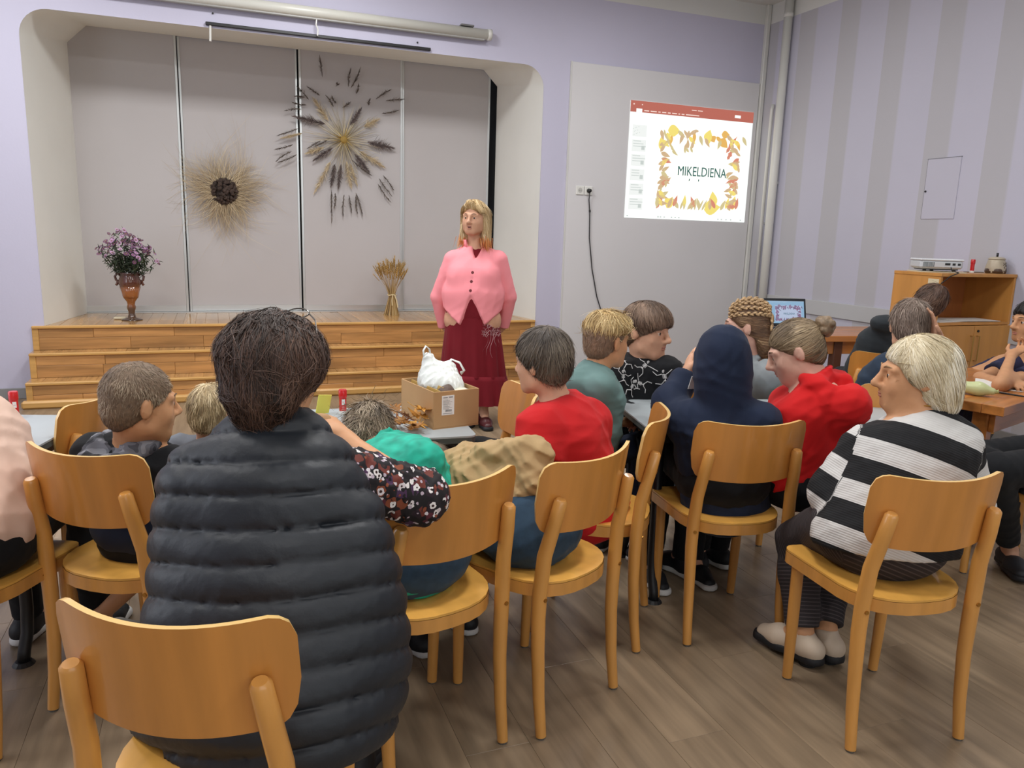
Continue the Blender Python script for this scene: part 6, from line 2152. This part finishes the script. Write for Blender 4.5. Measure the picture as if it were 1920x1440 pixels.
# ================= girl in the red hoodie with a bun
p = Person('person', 'girl in a bright red hoodie with a twisted bun, head bowed to the left', (2.03, 2.20, .55), (2.067,2.200,0.928), (2.006,2.265,1.020),
           DV(-.55, .83), DV(-.86, .25, -.42), .94, 1.0, .97, up=DV(-.42, .2, .9), skin=SK3, seed=26, sl=(2.041,2.317,0.813), sr=(2.088,2.067,0.855), el=(2.030,2.349,0.634), wl=(2.157,2.555,0.651), er=(2.146,2.175,0.642), wr=(2.135,2.394,0.626))
p.body(.006, lid=.95)
p.top(cloth('bright red fleece', '#cc1a1c', noise=(6, .05)), 2.0, pad=.026, low=.0, h=.007, hood='down', name='hoodie', amp=.005, cuff=.006)
p.pants(M_blackc, 1.0, pad=.016)
p.shoes(M_blackshoe, M_wsole)
BC = ('#5a4a37', '#7e6a50', '#9c876a', '#bca583')
hair(p.root, p.hd, p.r, p.f, p.u, p.hs, cap(.008, .008), [], BC, flow_const((0, -1, .15)), 2400, .07, .01, .003, .005, seed=38, jit=.10)
B_ = np.stack([p.r, p.f, p.u])
HW = lambda q: p.hd + V3(q) * p.hs @ B_
V = Vol()
bc = V3((.0, -.125, .055))
for i in range(7):
    w = i * 2 * math.pi / 7
    a_ = bc + V3((math.cos(w) * .027, -.005 * math.sin(3 * w), math.sin(w) * .027))
    e_ = bc + V3((math.cos(w + 1.3) * .024, -.02 + .01 * math.cos(2 * w), math.sin(w + 1.3) * .024))
    V.cone(HW(a_), HW(e_), .017, .015, k=.004)
V.ell(HW(bc + V3((0, .01, 0))), .024, k=.006)
o = link('hair_bun', V.mesh('hair_bun', .004), mat('twisted hair', '#7a664e', .45, noise=(60, .4), bump=(120, .6, .003)), p.root)

# ================= two boys by the cabinet
p = Person('person', 'child in a dark grey hoodie by the cabinet, head leaning to the right', (3.64, 3.47, .55), (3.702,3.348,0.978), (3.817,3.283,1.089),
           DV(.3, .95), DV(.35, .9, -.2), .92, 1.0, .98, up=DV(.5, 0, .85), skin=SK2, seed=28, sl=(3.579,3.415,0.865), sr=(3.716,3.278,0.881), el=(3.554,3.386,0.680))
p.body(.010)
def hd2(V):
    V.ell((3.572,3.333,0.981), (.085, .07, .05), (RI, AW, UP), k=.05)
p.top(cloth('charcoal cotton', '#2a2f33'), 2.0, pad=.024, low=.08, h=.008, hood='down', name='hoodie', extra=hd2)
p.pants(M_blackc, 1.0, h=.01)
p.shoes(M_blackshoe, M_wsole)
hair(p.root, p.hd, p.r, p.f, p.u, p.hs, cap(.014, .01), [], ('#3b2a21', '#553d30', '#6d5343', '#856b58'), flow_short(), 2000, .04, .12, .004, .006, seed=40, jit=.35)

p = Person('person', 'boy with grey brown hair propping his head on a raised hand, behind the blonde woman', (2.86, 2.66, .55), (2.893,2.559,0.932), (2.878,2.549,1.068),
           DV(.3, .95), DV(.3, .95, -.15), .86, 1.0, .96, skin=SK, seed=30, sl=(2.810,2.579,0.877), sr=(2.908,2.458,0.895), er=(3.088,2.516,0.879), wr=(2.937,2.453,1.032),
           dr=nrm(V3((2.885,2.464,1.142)) - V3((2.937,2.453,1.032))), nr=-RI, curl=.12)
p.body(.006)
p.top(cloth('dull blue cotton', '#2c3a4c'), 1.2, pad=.016, h=.008)
p.pants(M_jeand, 1.0, h=.01)
p.shoes(M_blackshoe, M_wsole)
hair(p.root, p.hd, p.r, p.f, p.u, p.hs, cap(.013, .01), [], ('#54463c', '#705f53', '#8a786b', '#a39284'), flow_short(), 2600, .04, .12, .0035, .005, seed=42, jit=.35)

# ================= boy resting his chin at the right edge
p = Person('person', 'boy in a dark blue T-shirt leaning on crossed arms at the right picture edge', (4.12, 3.20, .55), (4.462,3.041,0.811), (4.356,3.037,1.013),
           DV(-.55, -.75), DV(-.95, -.1, -.05), .92, 1.0, 1.02, skin=SK2, seed=32, sl=(4.315,2.870,0.770), sr=(4.301,3.071,0.761), er=(3.939,2.981,0.709), wr=(3.805,2.701,0.739),
           el=(3.663,2.659,0.748), wl=(3.994,2.861,0.864), dl=DV(.75, .35, .30), nl=DV(.2, .2, .9), lat=DV(-.7, .7), curl=1.0)
p.body(.006)
p.top(mat('dark blue printed cotton', '#1d2142', .8, noise=(18, .5)), .6, pad=.016, h=.008)
p.pants(mat('dark blue printed shorts', '#20253f', .8, noise=(12, .6)), .3, h=.01)
p.shoes(M_blackshoe, M_bsole)
hair(p.root, p.hd, p.r, p.f, p.u, p.hs, cap(.014, .0), [], ('#151213', '#241f1f', '#363031'), flow_short(), 1500, .035, .08, .0035, .006, seed=44)

# ================= person in dark leggings cropped by the right edge
p = Person('person', 'person in black leggings with one leg crossed, cropped by the right picture edge', (3.40, 2.10, .55), (3.48, 2.14, 1.02), (3.46, 2.16, 1.16),
           (-1, .03, 0), (-.9, .4, 0), .95, 1.0, 1.0, skin=SK, seed=34, kl=(2.86, 2.04, .56), kr=(2.93, 2.22, .55), al=(3.296,2.231,0.090), ar=(3.06, 1.98, .52), tl=DV(-.25, -1), tr=DV(.6, -.8, -.1), curl=.5, el=(3.8, 1.9, .75), er=(3.8, 2.36, .75), wl=(3.60, 1.98, .70), wr=(3.60, 2.28, .70))
p.body(.010)
p.top(M_blackc, 2.0, h=.01)
p.pants(M_blackc, .86, pad=.016)
p.shoes(mat('grey black trainer', '#24262a', .6), M_bsole, L=.25)
hair(p.root, p.hd, p.r, p.f, p.u, p.hs, cap(.014, .0), [], ('#33231b', '#4a352a', '#5f483a'), flow_short(), 300, .04, .1, .004, .01, seed=46)

# ================= person in cream cropped by the left edge
p = Person('person', 'person in a loose cream jumper cropped by the left picture edge', (-.70, 2.40, .55), (-0.778,2.664,0.912), (-0.766,2.665,1.046),
           (.35, .94, 0), DV(.2, .95, -.1), .95, 1.15, 1.0, skin=SK, seed=36, sl=(-0.908,2.734,0.797), sr=(-0.693,2.565,0.807), er=(-0.625,2.576,0.672), wr=(-0.777,2.977,0.635))
p.body(.012)
def cx_(V):
    V.ell((-0.658,2.546,0.676), (.10, .12, .13), k=.08)
p.top(cloth('cream pink knit', '#d8b9a8', noise=(5, .04)), 2.0, pad=.045, low=-.05, h=.009, amp=.007, wl=.12, name='jumper', extra=cx_, cuff=.012)
p.pants(M_blackc, 1.0, pad=.014, waist=0)
p.shoes(M_blackshoe, M_wsole)
hair(p.root, p.hd, p.r, p.f, p.u, p.hs, cap(.014, .0), [], ('#33231b', '#4a352a', '#5f483a'), flow_short(), 300, .04, .1, .004, .01, seed=48)
